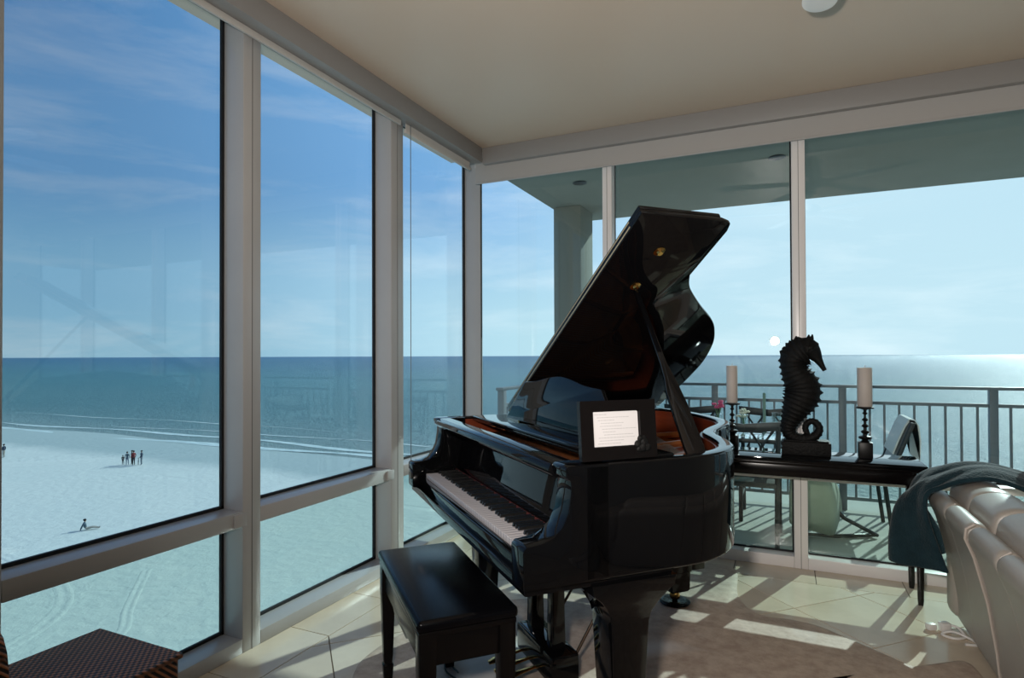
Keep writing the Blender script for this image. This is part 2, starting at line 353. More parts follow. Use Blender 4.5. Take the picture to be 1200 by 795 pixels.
# ---- back glazed wall
wb = bpy.data.objects.new('wall_back', None); COL.objects.link(wb); struct(wb, 'glazed wall in pale metal frames facing the balcony', 'window wall')
MB_ = [(-1.14, -1.075), (0.035, 0.11), (1.215, 1.29), (2.39, 2.465)]
for a, b in MB_:
    mo = box('mullion', (a, YF, 0), (b, 4.10, CEIL), M_ALUW, wb, 0.004)
    box('mullion_joint', ((a + b) / 2 - 0.0015, YF - .0015, 0.0), ((a + b) / 2 + 0.0015, YF, 2.6), M_JOINT, mo)
xs = [-2.125] + [v for p in MB_ for v in p] + [RX]
box('head_rail', (-2.125, YF, 2.70), (RX, 4.10, CEIL), M_ALUW, wb)
for i in range(0, len(xs), 2):
    a, b = xs[i], xs[i + 1]
    box('sill', (a, YF, 0), (b, 4.10, 0.068), M_ALUW, wb, 0.004)
    box('transom', (a, YF, 0.530), (b, 4.10, 0.570), M_ALUW, wb, 0.004)
    for nm, z0, z1, gm in (('upper_pane', 0.570, 2.70, M_GLU), ('lower_pane', 0.068, 0.530, M_GLL)):
        p = box(nm, (a, YG, z0), (b, YG + .006, z1), gm, wb)
        bm = bmesh.new(); gasket(bm, 1, YG, a, b, z0, z1, 0.009); link('gasket', bm, M_GASKET, p)
bb_ = struct(box('trim_2', (-2.02, 3.90, 2.690), (RX, YF, CEIL), M_BEAM, None, 0.003), 'grey boxed beam along the ceiling over the balcony windows', 'beam')

# ---- balcony
struct(box('balcony_deck', (-2.2, 4.10, -0.30), (6.0, 6.2, -0.03), M_CONC), 'pale concrete balcony floor', 'floor')
struct(box('balcony_soffit', (-2.07, 4.10, 2.72), (6.0, 6.15, 2.98), M_STUCCO), 'grey stucco underside of the balcony above', 'soffit')
struct(box('balcony_column', (-2.05, 5.46, -0.03), (-1.775, 5.85, 2.72), M_STUCCO, None, 0.006), 'square grey concrete column at the balcony corner', 'column')
struct(box('exterior_slab', (-2.285, RY - .1, -0.30), (-2.2, 4.10, -0.13), M_CONC), 'concrete floor edge', 'slab')
for px_, py_ in ((-1.55, 4.75), (-0.05, 4.75)):
    o = lathe('soffit_light', [(0.055, 0), (0.06, 0.006), (0.045, 0.012), (0.03, 0.014)], M_DARKMET, None, (0, 0, 0)); o.location = (px_, py_, 2.72); o.rotation_euler = (PI, 0, 0)
    tag(o, 'small round dark recessed light in the balcony soffit ' + ('close to the column' if px_ < -1 else 'above the seahorse'), 'light', 'soffit lights')

# ---- sea and beach
ZB = -11.8; SHORE = 62.5
def sea_mat():
    M = bpy.data.materials.new('sea water'); M.use_nodes = True; t = M.node_tree; p = t.nodes['Principled BSDF']
    co = N(t, 'ShaderNodeTexCoord'); sp = N(t, 'ShaderNodeSeparateXYZ'); t.links.new(co.outputs['Object'], sp.inputs[0])
    mp = N(t, 'ShaderNodeMapping'); mp.inputs['Scale'].default_value = (0.004, 0.02, 1); t.links.new(co.outputs['Object'], mp.inputs[0])
    nz = N(t, 'ShaderNodeTexNoise', Scale=1.0, Detail=4.0, Roughness=0.6); t.links.new(mp.outputs[0], nz.inputs['Vector'])
    ad = N(t, 'ShaderNodeMath', operation='MAXIMUM'); ad.inputs[1].default_value = 1.0; t.links.new(sp.outputs[1], ad.inputs[0])
    lg = N(t, 'ShaderNodeMath', operation='LOGARITHM'); lg.inputs[1].default_value = 10; t.links.new(ad.outputs[0], lg.inputs[0])
    nm = N(t, 'ShaderNodeMath', operation='MULTIPLY_ADD'); nm.inputs[1].default_value = 0.9; t.links.new(nz.outputs[0], nm.inputs[0]); t.links.new(lg.outputs[0], nm.inputs[2])
    mr = N(t, 'ShaderNodeMapRange'); mr.inputs[1].default_value = 0.45; mr.inputs[2].default_value = 4.45; t.links.new(nm.outputs[0], mr.inputs[0])
    cr_ = N(t, 'ShaderNodeValToRGB'); t.links.new(mr.outputs[0], cr_.inputs[0]); r = cr_.color_ramp
    cols = [(0.0, (0.34, 0.43, 0.42)), (0.25, (0.24, 0.37, 0.38)), (0.40, (0.10, 0.25, 0.275)), (0.56, (0.065, 0.215, 0.25)), (0.70, (0.045, 0.15, 0.22)), (1.0, (0.035, 0.10, 0.19))]
    while len(r.elements) < len(cols): r.elements.new(0.5)
    for e, (q, c) in zip(r.elements, cols): e.position = q; e.color = (*c, 1)
    t.links.new(cr_.outputs[0], p.inputs['Base Color']); p.inputs['Roughness'].default_value = 0.40; p.inputs['Specular IOR Level'].default_value = 0.5; p.inputs['IOR'].default_value = 1.33
    n2 = N(t, 'ShaderNodeTexNoise', Scale=1.1, Detail=6.0, Roughness=0.7); t.links.new(co.outputs['Object'], n2.inputs['Vector'])
    b = N(t, 'ShaderNodeBump', Strength=1.0, Distance=1.6); t.links.new(n2.outputs[0], b.inputs['Height']); t.links.new(b.outputs[0], p.inputs['Normal'])
    return M
bm = bmesh.new()
for q in ((-40000, -14), (40000, -14), (40000, 45000), (-40000, 45000)): bm.verts.new((q[0], q[1], 0))
bm.faces.new(bm.verts[:]); sea = link('sea', bm, sea_mat()); sea.location = (0, SHORE, ZB - 0.02); struct(sea, 'teal and blue gulf water reaching to the horizon', 'sea')
def sand_mat():
    M = bpy.data.materials.new('white sand'); M.use_nodes = True; t = M.node_tree; p = t.nodes['Principled BSDF']
    co = N(t, 'ShaderNodeTexCoord'); sp = N(t, 'ShaderNodeSeparateXYZ'); t.links.new(co.outputs['Object'], sp.inputs[0])
    n1 = N(t, 'ShaderNodeTexNoise', Scale=0.12, Detail=4.0); t.links.new(co.outputs['Object'], n1.inputs['Vector'])
    ad = N(t, 'ShaderNodeMath', operation='MULTIPLY_ADD'); ad.inputs[1].default_value = 5.0; t.links.new(n1.outputs[0], ad.inputs[0]); t.links.new(sp.outputs[1], ad.inputs[2])
    mr = N(t, 'ShaderNodeMapRange'); mr.inputs[1].default_value = 50.5; mr.inputs[2].default_value = 54.5; t.links.new(ad.outputs[0], mr.inputs[0])
    n2 = N(t, 'ShaderNodeTexNoise', Scale=1.6, Detail=6.0, Roughness=0.7); t.links.new(co.outputs['Object'], n2.inputs['Vector'])
    m0 = N(t, 'ShaderNodeMix', data_type='RGBA'); m0.inputs[6].default_value = (0.54, 0.57, 0.55, 1); m0.inputs[7].default_value = (0.62, 0.65, 0.62, 1); t.links.new(n2.outputs[0], m0.inputs[0])
    mx = N(t, 'ShaderNodeMix', data_type='RGBA'); t.links.new(mr.outputs[0], mx.inputs[0]); t.links.new(m0.outputs[2], mx.inputs[6]); mx.inputs[7].default_value = (0.37, 0.435, 0.435, 1)
    t.links.new(mx.outputs[2], p.inputs['Base Color']); p.inputs['Roughness'].default_value = 0.9; p.inputs['Specular IOR Level'].default_value = 0.15
    v = N(t, 'ShaderNodeTexVoronoi', Scale=1.3); t.links.new(co.outputs['Object'], v.inputs['Vector'])
    h = N(t, 'ShaderNodeMath', operation='MULTIPLY_ADD'); h.inputs[1].default_value = 0.35; t.links.new(v.outputs[0], h.inputs[0]); t.links.new(n2.outputs[0], h.inputs[2])
    b = N(t, 'ShaderNodeBump', Strength=0.35, Distance=0.25); t.links.new(h.outputs[0], b.inputs['Height']); t.links.new(b.outputs[0], p.inputs['Normal'])
    return M
M_SAND = sand_mat()
bm = bmesh.new(); nx = 120; rows = []
for iy, yy in enumerate((-80, 20, 40, 50, 56, 60, 62, 64, 67, 74)):
    row = []
    for ix in range(nx + 1):
        xx = -420 + ix * 840 / nx
        z = 0.0 if yy <= 56 else -0.04 * (yy - 56) * 0.55 + 0.0
        wob = 1.6 * math.sin(xx * 0.045) + 0.9 * math.sin(xx * 0.11 + 1.0) if yy > 40 else 0
        row.append(bm.verts.new((xx, yy + wob, z + (0.12 if yy < 58 else 0.12))))
    rows.append(row)
for a, b in zip(rows, rows[1:]):
    for i in range(nx): bm.faces.new((a[i], a[i + 1], b[i + 1], b[i]))
sand = link('beach_sand', bm, M_SAND, None, True); sand.location = (0, 0, ZB); struct(sand, 'wide white sand beach below the windows', 'beach')
M_FOAM = mat('sea foam', (0.62, 0.70, 0.70), 0.8, var=(0.34, 0.44, 0.45), vscale=0.5, stretch=(1, 3, 1))
def foam(y0, x0, x1, wid, seed, amp=1.2):
    rnd = random.Random(seed); bm = bmesh.new(); prev = None; n = int((x1 - x0) / 1.5); ph = rnd.random() * 6
    for i in range(n + 1):
        xx = x0 + (x1 - x0) * i / n
        c = y0 + amp * math.sin(xx * 0.06 + ph) + 0.5 * amp * math.sin(xx * 0.17 + 2 * ph); ww = wid * (0.35 + 0.65 * abs(math.sin(xx * 0.09 + ph)) * rnd.uniform(.7, 1.1)) * min(1, 6 * i / n, 6 * (n - i) / n + .02)
        a = bm.verts.new((xx, c - ww / 2, 0)); t_ = bm.verts.new((xx, c, 0.03)); b = bm.verts.new((xx, c + ww / 2 * 1.2, 0))
        if prev: bm.faces.new((prev[0], a, t_, prev[1])); bm.faces.new((prev[1], t_, b, prev[2]))
        prev = (a, t_, b)
    o = link('foam_line', bm, M_FOAM, None, True); o.location = (0, 0, ZB + 0.02); return o
for i, (y0, x0, x1, wd) in enumerate(((62.3, -220, 60, 2.2), (67.8, -150, -20, 1.6), (73.5, -120, -40, 0.8), (82, -170, -70, 0.7))):
    o = foam(y0, x0, x1, wd, i)
    o['kind'] = 'stuff'; tag(o, ['broad foam line of the wave reaching the sand', 'second foam line just behind the breaking wave', 'thin broken foam streak in the shallows', 'faint outermost foam streak on the teal water'][i], 'foam')
# wheel tracks in the sand (low ridges)
def track(pts, wid, lab):
    P = catmull([(a, b, 0) for a, b in pts], 8); bm = bmesh.new(); prev = None
    for i, p in enumerate(P):
        d = (P[min(i + 1, len(P) - 1)] - P[max(i - 1, 0)]).normalized(); n = Vector((-d.y, d.x, 0))
        row = [bm.verts.new(p + n * wid * q + Vector((0, 0, z))) for q, z in ((-1, 0.0), (-.6, .035), (-.25, .006), (.25, .006), (.6, .035), (1, 0.0))]
        if prev:
            for k in range(5): bm.faces.new((prev[k], row[k], row[k + 1], prev[k + 1]))
        prev = row
    o = link('sand_track', bm, M_SAND, None, True); o.location = (0, 0, ZB + .115); struct(o, lab, 'track')
track([(-31.5, 14.5), (-33, 17.3), (-35.6, 19.5), (-40, 21), (-47, 22)], 0.45, 'curving wheel track ridge in the sand')
track([(-27, 15), (-28.5, 18), (-31, 20), (-35.5, 24)], 0.3, 'faint wheel track ridge in the sand')

# ================================================================ GRAND PIANO
PR = math.atan2(-.6915, .7225)
PO = (-1.104, 1.978, 0.007)
piano = thing('grand_piano', 'black lacquered baby grand piano with its lid propped open', 'piano', PO, PR)
rim_ctrl = [(-.72, .12), (-.72, .5), (-.72, 1.0), (-.72, 1.30), (-.70, 1.365), (-.62, 1.40), (-.5, 1.40), (-.3, 1.365), (-.12, 1.31), (.0, 1.25), (.09, 1.17), (.18, 1.05), (.25, .965), (.33, .90), (.42, .855), (.52, .80), (.60, .74), (.66, .665), (.70, .58), (.72, .48), (.72, .30), (.72, .12)]
rim_out = [(p.x, p.y) for p in catmull([(a, b, 0) for a, b in rim_ctrl], 5)]
def offset(path, d):
    out = []
    for i, p in enumerate(path):
        a = path[max(i - 1, 0)]; b = path[min(i + 1, len(path) - 1)]
        tx, ty = b[0] - a[0], b[1] - a[1]; l = math.hypot(tx, ty) or 1
        out.append((p[0] + ty / l * d, p[1] - tx / l * d))
    return out
def wall_strip(name, outer, inner, z0, z1, material, parent, bev=0.0):
    bm = bmesh.new(); n = len(outer)
    ob = [bm.verts.new((p[0], p[1], z0)) for p in outer]; ot = [bm.verts.new((p[0], p[1], z1)) for p in outer]
    ib = [bm.verts.new((p[0], p[1], z0)) for p in inner]; it = [bm.verts.new((p[0], p[1], z1)) for p in inner]
    for i in range(n - 1):
        bm.faces.new((ob[i], ob[i + 1], ot[i + 1], ot[i])); bm.faces.new((ib[i + 1], ib[i], it[i], it[i + 1]))
        bm.faces.new((ot[i], ot[i + 1], it[i + 1], it[i])); bm.faces.new((ob[i + 1], ob[i], ib[i], ib[i + 1]))
    bm.faces.new((ob[0], ot[0], it[0], ib[0])); bm.faces.new((ob[-1], ib[-1], it[-1], ot[-1]))
    if bev:
        bmesh.ops.recalc_face_normals(bm, faces=bm.faces[:])
        es = [e for e in bm.edges if len(e.link_faces) == 2 and e.calc_face_angle(0) > 1.0]
        bmesh.ops.bevel(bm, geom=es, offset=bev, segments=3, affect='EDGES', profile=0.5)
    return link(name, bm, material, parent, True, 40)
RT, RB = 0.975, 0.655
wall_strip('rim', rim_out, offset(rim_out, .05), RB, RT, M_BLACK, piano, 0.008)
wall_strip('inner_rim', offset(rim_out, .0503), offset(rim_out, .058), .80, RT - .012, M_MAHOG, piano)
inner = [(p[0], max(p[1], .215)) for p in offset(rim_out, .056)]
prism('soundboard', inner, lambda p: (p[0], p[1], .80), lambda p: (p[0], p[1], .815), M_SPRUCE, piano)
# arms (cheeks) with the scooped profile, extruded across
arm_prof = [(-.06, .655), (-.062, .762), (-.052, .772), (-.01, .776), (.025, .787), (.052, .812), (.070, .85), (.078, .90), (.080, .935), (.066, .941), (.062, .968), (.072, RT), (.14, RT), (.2, RT), (.2, .655)]
for s0, s1 in ((-.72, -.63), (.63, .72)):
    prism('key_cheek', arm_prof, lambda p, s=s0: (s, p[0], p[1]), lambda p, s=s1: (s, p[0], p[1]), M_BLACK, piano, 0.005)
box('keybed', (-.70, -.05, .632), (.70, .42, .668), M_BLACK, piano, .006)
box('key_slip', (-.632, -.034, .668), (.632, -.008, .706), M_BLACK, piano, .004)
kb = box('keyboard', (-.628, -.004, .668), (.628, .30, .694), M_EBONY, piano)
KW = 1.226 / 52
bm = bmesh.new(); bbox(bm, (-KW / 2 + .0006, 0, -.022), (KW / 2 - .0006, .15, 0), .0012, 1); wk0 = link('white_key', bm, M_IVORY, kb, True, 40)
bm = bmesh.new()
bprism(bm, [(.052, -.008), (.056, .011), (.15, .012), (.15, -.008)], lambda p: (-.0055, p[0], p[1]), lambda p: (.0055, p[0], p[1])); bk0 = link('black_key', bm, M_EBONY, kb)
first = True
for i in range(52):
    o = wk0 if i == 0 else wk0.copy()
    if i: COL.objects.link(o)
    o.parent = kb; o.location = (-.613 + KW * (i + .5), 0, .72)
for i in range(51):
    if i % 7 in (0, 2, 3, 5, 6):
        o = bk0 if first else bk0.copy()
        if not first: COL.objects.link(o)
        first = False; o.parent = kb; o.location = (-.613 + KW * (i + 1), 0, .72)
box('felt_strip', (-.628, .150, .694), (.628, .156, .729), M_FELT, piano)
prism('fallboard', [(.158, .70), (.158, .745), (.168, .80), (.176, .86), (.178, .925), (.186, .934), (.198, .930), (.205, .70)], lambda p: (-.629, p[0], p[1]), lambda p: (.629, p[0], p[1]), M_BLACK, piano, .003)
prism('name_board', [(.060, .938), (.052, .950), (.058, .966), (.075, RT), (.125, RT), (.13, .965), (.13, .925), (.08, .925)], lambda p: (-.631, p[0], p[1]), lambda p: (.631, p[0], p[1]), M_BLACK, piano, .004)
# iron plate, strings, tuning pins
plate = prism('iron_plate', [(-.655, .215), (.655, .215), (.655, .46), (.5, .50), (-.4, .50), (-.655, .52)], lambda p: (p[0], p[1], .86), lambda p: (p[0], p[1], .895), M_GOLD, piano, .004)
for a, b in (((-.62, .5), (-.62, 1.28)), ((-.30, .5), (-.42, 1.30)), ((.05, .5), (-.18, 1.22)), ((.35, .5), (.08, 1.05)), ((.60, .46), (.42, .74))):
    tube('plate_strut', [(a[0], a[1], .875), (b[0], b[1], .862)], .016, M_GOLD, piano, 6)
bm = bmesh.new()
for i in range(70):
    f = i / 69; s = .60 - 1.2 * f; tb = .72 + .55 * f if f < .6 else 1.05 + .22 * (f - .6) / .4
    btube(bm, [(s, .20, .902), (s - .12 * (tb - .2), tb, .872)], .0009, 3)
o = link('strings', bm, M_STEEL, piano); o['kind'] = 'stuff'
bm = bmesh.new()
for i in range(88):
    for r_ in range(2): brevolve(bm, [(.0032, 0), (.0032, .02)], (-.61 + i * .0139, .235 + .03 * r_ + (.012 if i % 2 else 0), .893), 5)
o = link('tuning_pins', bm, M_STEEL, piano); o['kind'] = 'stuff'
for s in (-.56, -.40, -.12, .20): box('plate_bracket', (s - .045, .22, .895), (s + .045, .265, .925), M_GOLD, piano, .006)
prism('bridge', [(-.42, 1.12), (-.2, 1.08), (.1, .92), (.3, .78), (.52, .62), (.54, .65), (.32, .82), (.12, .96), (-.18, 1.12), (-.42, 1.16)], lambda p: (p[0], p[1], .815), lambda p: (p[0], p[1], .845), M_MAHOG, piano)
# music desk on its shelf
shelf = box('desk_shelf', (-.66, .245, .955), (.66, .46, .979), M_BLACK, piano, .005)
desk_top = catmull([(-.345, 1.155, 0), (-.22, 1.163, 0), (-.1, 1.182, 0), (0, 1.190, 0), (.1, 1.182, 0), (.22, 1.163, 0), (.345, 1.155, 0)], 5)
dp = [(-.505, .980), (.505, .980)] + [(p.x, p.y) for p in desk_top[::-1]]
def dy(z): return .365 + (z - .98) * .14
prism('music_desk', dp, lambda p: (p[0], dy(p[1]), p[1]), lambda p: (p[0], dy(p[1]) + .014, p[1]), M_BLACK, piano, .003)
# lid
LA = math.radians(32.0); H0 = -.725
lid_o = [(0, .46), (1.435, .46), (1.435, .80), (1.425, .838), (1.39, .850), (1.14, .852), (1.085, .885), (1.036, .93), (.94, 1.043), (.841, 1.172), (.761, 1.244), (.651, 1.312), (.492, 1.366), (.354, 1.383), (.225, 1.388), (0, 1.388)]
lid_s = lid_o[:5] + [(p.x, p.y) for p in catmull([(a, b, 0) for a, b in lid_o[5:]], 4)]
lid = prism('lid', lid_s, lambda p: (p[0], p[1], 0), lambda p: (p[0], p[1], .020), M_BLACK, piano, .004)
lid.location = (H0, 0, RT + .008); lid.rotation_euler = (0, -LA, 0)
prism('lid_flap', [(.0, .463), (1.433, .463), (1.433, .80), (1.15, .85), (.0, .86)], lambda p: (p[0], p[1], .022), lambda p: (p[0], p[1], .040), M_BLACK, lid, .004)
M_EDGE = mat('polished lid edge', (0.30, 0.25, 0.16), 0.25)
box('edge_inlay', (.10, .4585, .006), (1.36, .4595, .011), M_EDGE, lid)
box('edge_inlay', (.10, .4615, .028), (1.36, .4625, .033), M_EDGE, lid)
for a, b in ((1.06, .643), (1.262, .633)):
    bm = bmesh.new(); brevolve(bm, [(.022, 0), (.022, -.003), (.012, -.006), (.010, -.014), (.006, -.014)], (a, b, 0), 16); link('prop_socket', bm, M_BRASS, lid, True, 40)
for b in (.56, .95, 1.25): box('hinge', (-.008, b - .045, -.012), (.006, b + .045, .004), M_BRASS, lid, .002)
# prop stick
A = Vector((.652, .565, .925)); B = Vector((H0 + 1.06 * math.cos(LA), .643, RT + .008 + 1.06 * math.sin(LA) - .012)); D = B - A; L_ = D.length; D.normalize()
Wd = Vector((-D.y * 0 + .30, 1, 0)); Wd = (Wd - D * Wd.dot(D)).normalized(); Tn = D.cross(Wd)
pp = [(0, -.030), (.10, -.033), (.36, -.027), (.44, -.016), (.52, -.011), (.97, -.009), (1, -.004), (1, .004), (.97, .009), (.52, .012), (.40, .024), (.30, .030), (.10, .032), (0, .030)]
prism('lid_prop', pp, lambda p: A + D * L_ * p[0] + Wd * p[1] - Tn * .009, lambda p: A + D * L_ * p[0] + Wd * p[1] + Tn * .009, M_BLACK, piano, .003)
# legs
def sq_leg(name, secs, c, parent, material=M_BLACK):
    bm = bmesh.new(); rings = []
    for z, hx, hy in secs: rings.append([bm.verts.new((c[0] + a * hx, c[1] + b * hy, z)) for a, b in ((-1, -1), (1, -1), (1, 1), (-1, 1))])
    for a, b in zip(rings, rings[1:]):
        for k in range(4): bm.faces.new((a[k], a[(k + 1) % 4], b[(k + 1) % 4], b[k]))
    bm.faces.new(rings[0][::-1]); bm.faces.new(rings[-1]); bmesh.ops.recalc_face_normals(bm, faces=bm.faces[:])
    es = [e for e in bm.edges if abs(e.verts[0].co.z - e.verts[1].co.z) > .004]
    bmesh.ops.bevel(bm, geom=es, offset=.006, segments=2, affect='EDGES', profile=.5)
    return link(name, bm, material, parent, True, 30)
legsec = [(.070, .040, .040), (.080, .044, .044), (.50, .062, .062), (.53, .066, .070), (.56, .076, .088), (.585, .085, .110), (.605, .088, .135), (.635, .09, .14)]
def caster(c, leg):
    bm = bmesh.new(); brevolve(bm, [(.016, .040), (.020, .044), (.020, .070), (.012, .072)], (c[0], c[1], 0), 14); link('caster_socket', bm, M_BRASS, leg, True, 40)
    bm = bmesh.new(); brevolve(bm, [(.022, -.010), (.026, -.006), (.026, .006), (.022, .010)], (0, 0, 0), 18)
    w_ = link('caster_wheel', bm, M_BRASS, leg, True, 40); w_.location = (c[0], c[1], .037); w_.rotation_euler = (PI / 2, 0, .6)
    bm = bmesh.new(); brevolve(bm, [(.060, .0), (.076, .003), (.078, .008), (.070, .013), (.045, .016), (.036, .012)], (c[0], c[1], 0), 28); link('caster_cup', bm, M_BLACKW, leg, True, 40)
for c in ((.62, .29), (-.60, .29)):
    lg_ = sq_leg('leg', legsec, c, piano); caster(c, lg_)
tc_ = (-.41, 1.255)
lg_ = sq_leg('leg', [(.068, .05, .05), (.078, .055, .055), (.165, .056, .058), (.17, .062, .062), (.50, .066, .066), (.64, .07, .07)], tc_, piano); caster(tc_, lg_)
box('leg_brace', (tc_[0] - .06, tc_[1] - .10, .172), (tc_[0] + .06, tc_[1] + .145, .65), M_BLACK, lg_, .006)
# pedal lyre
ly = box('pedal_lyre', (-.19, .285, .045), (.15, .405, .155), M_BLACK, piano, .012)
for s in (-.125, .07): sq_leg('lyre_post', [(.15, .027, .03), (.30, .025, .027), (.632, .025, .027)], (s, .345), ly)
for s, e in ((-.14, .02), (.10, -.02)):
    tube('lyre_rod', [(s, .40, .10), (s + e, .78, .66)], .006, M_RODS, ly, 8)
tube('lyre_rod', [(-.02, .36, .15), (-.02, .36, .64)], .005, M_RODS, ly, 8)
for s in (-.09, -.02, .05):
    bm = bmesh.new(); P = [(s, .33, .082), (s, .26, .080), (s, .20, .072), (s, .15, .062), (s, .125, .056)]
    btube(bm, P, [.010, .010, .014, .020, .012], 10, False, .45); link('pedal', bm, M_BRASS, ly, True, 50)

# ---- framed sign standing on the piano
def ploc(s, t, z=0.0): return (PO[0] + .7225 * s + .6915 * t, PO[1] - .6915 * s + .7225 * t, z)
sg = thing('framed_sign', 'small black picture frame holding a printed white page on the piano', 'picture frame', ploc(.688, .249, RT + .008), PR + PI / 2)
# local: x = along the rim (towards tail), y = into the piano, z up ; leaning back
TI = math.radians(5); FW, FH = .248, .168
fr = bpy.data.objects.new('frame', None)
def sp_(x, z, d): return (x, d * math.cos(TI) + z * math.sin(TI), z * math.cos(TI) - d * math.sin(TI) + .0015)
bm = bmesh.new()
for x0, x1, z0, z1 in ((-FW / 2, FW / 2, 0, .036), (-FW / 2, FW / 2, FH - .030, FH), (-FW / 2, -FW / 2 + .040, .036, FH - .030), (FW / 2 - .054, FW / 2, .036, FH - .030)):
    bprism(bm, [(x0, z0), (x1, z0), (x1, z1), (x0, z1)], lambda p: sp_(p[0], p[1], -.009), lambda p: sp_(p[0], p[1], .009))
link('frame', bm, M_BLACKW, sg)
bm = bmesh.new(); bprism(bm, [(-.12, .004), (.12, .004), (.12, .164), (-.12, .164)], lambda p: sp_(p[0], p[1], .004), lambda p: sp_(p[0], p[1], .008)); link('backing', bm, M_BLACKW, sg)
x0, x1, z0, z1 = -FW / 2 + .042, FW / 2 - .056, .038, FH - .032
def rrect(x0, x1, z0, z1, r):
    out = []
    for cx, cz, a0 in ((x1 - r, z0 + r, -PI / 2), (x1 - r, z1 - r, 0), (x0 + r, z1 - r, PI / 2), (x0 + r, z0 + r, PI)):
        for k in range(5): out.append((cx + r * math.cos(a0 + k * PI / 8), cz + r * math.sin(a0 + k * PI / 8)))
    return out
page = bmesh.new(); bprism(page, rrect(x0, x1, z0, z1, .005), lambda p: sp_(p[0], p[1], -.0005), lambda p: sp_(p[0], p[1], .003)); page = link('printed_page', page, M_PAPER, sg)
rows_ = [(.05, .28), (.10, .80), (.12, .46), (.18, .64), (.16, .60), (.20, .90), (.22, .50), (.24, .88), (.12, .92), (.14, .66), (.10, .58)]
bm = bmesh.new()
for i, (a, b) in enumerate(rows_):
    zc = z1 - .008 - i * (z1 - z0 - .016) / (len(rows_) - 1)
    xx = x0 + a * (x1 - x0)
    while xx < x0 + b * (x1 - x0):
        ww = random.uniform(.004, .010)
        bprism(bm, [(xx, zc - .0008), (min(xx + ww, x1 - .004), zc - .0008), (min(xx + ww, x1 - .004), zc + .0008), (xx, zc + .0008)], lambda p: sp_(p[0], p[1], -.0009), lambda p: sp_(p[0], p[1], -.0004)); xx += ww + .002
o = link('printed_text', bm, M_INK, page); o['kind'] = 'stuff'
bm = bmesh.new()        # carved leaf ornament on the frame corner
for k, (ax, az, r_) in enumerate(((.058, .040, .012), (.068, .055, .011), (.078, .044, .014), (.088, .030, .013), (.074, .030, .014), (.062, .026, .010), (.080, .058, .007))):
    bmesh.ops.create_icosphere(bm, subdivisions=2, radius=r_, matrix=Matrix.Translation(sp_(ax, az, -.010)) @ Matrix.Diagonal((1, .5, 1, 1)))
link('corner_ornament', bm, M_CARVED, sg, True)
bm = bmesh.new(); bprism(bm, [(-.02, .01), (.02, .01), (.02, .12), (-.02, .12)], lambda p: (p[0], .010 + .055 * (1 - p[1] / .12), p[1] * .98), lambda p: (p[0], .013 + .055 * (1 - p[1] / .12), p[1] * .98)); link('easel_stand', bm, M_BLACKW, sg)

# ================================================================ PIANO BENCH (in the piano's direction)
bc = ((-.272 + .441) / 2, (-.28 + .040) / 2)
bench = thing('piano_bench', 'black padded leather piano bench in front of the keyboard', 'bench', ploc(bc[0], bc[1], .007), PR)
hx, hy = .357, .160
bm = bmesh.new(); bbox(bm, (-hx, -hy, .462), (hx, hy, .498), .014, 3); seat = link('seat_pad', bm, M_LEATHER, bench, True, 50)
box('seat_board', (-hx + .006, -hy + .006, .446), (hx - .006, hy - .006, .463), M_BLACKW, bench, .003)
for nm, lo, hi in (('apron', (-hx + .02, -hy + .018, .355), (hx - .02, -hy + .036, .447)), ('apron', (-hx + .02, hy - .036, .355), (hx - .02, hy - .018, .447)), ('apron', (-hx + .018, -hy + .03, .355), (-hx + .036, hy - .03, .447)), ('apron', (hx - .036, -hy + .03, .355), (hx - .018, hy - .03, .447))):
    box(nm, lo, hi, M_BLACKW, bench, .003)
for a in (-1, 1):
    for b in (-1, 1):
        sq_leg('leg', [(0, .017, .017), (.055, .021, .021), (.062, .016, .016), (.09, .019, .019), (.34, .027, .027), (.447, .027, .027)], (a * (hx - .034), b * (hy - .034)), bench, M_BLACKW)
prism('brace', [(-.14, .352), (-.10, .335), (.10, .335), (.14, .352)], lambda p: (p[0], -hy + .02, p[1] + .004), lambda p: (p[0], -hy + .034, p[1] + .004), M_BLACKW, bench)
cord = tube('extension_cord', [Vector(p) for p in catmull([ploc(-.16, .02, .012), (-1.38, 2.22, .012), (-1.30, 2.15, .012), (-1.24, 2.08, .012), (-1.10, 2.03, .012)], 5)], .004, M_IRON, None, 6)
tag(cord, 'thin dark cord lying on the rug under the piano bench', 'cord')

# ================================================================ COWHIDE RUG
rug_px = [(-.28, 3.80), (-.24, 3.39), (-.13, 3.20), (.02, 3.20), (.14, 3.17), (.26, 3.08), (.34, 3.02), (.44, 2.94), (.53, 2.90), (.59, 2.99), (.655, 3.06), (.69, 3.02), (.69, 2.86), (.60, 2.55), (.52, 2.2), (.55, 1.8), (.66, 1.5), (.5, 1.25), (.1, 1.3), (-.3, 1.15), (-.7, 1.2), (-1.05, 1.35), (-1.38, 1.62), (-1.60, 1.95), (-1.64, 2.12), (-1.62, 2.32), (-1.52, 2.56), (-1.33, 2.86), (-.92, 3.09), (-.72, 3.55), (-.60, 3.76), (-.42, 3.86)]
rp = catmull([(a, b, 0) for a, b in rug_px], 4, True)
bm = bmesh.new(); c0 = Vector((-.35, 2.3, 0)); rings = []
for f, z in ((1.0, .0006), (.997, .003), (.985, .005), (.6, .0065), (.25, .0065)):
    rings.append([bm.verts.new(c0 + (p - c0) * f + Vector((0, 0, z))) for p in rp])
for a, b in zip(rings, rings[1:]):
    for k in range(len(rp)): bm.faces.new((a[k], a[(k + 1) % len(rp)], b[(k + 1) % len(rp)], b[k]))
bm.faces.new(rings[-1])
rug = link('cowhide_rug', bm, M_HIDE, None, True, 60); tag(rug, 'brown and white cowhide rug spread under the piano', 'rug')

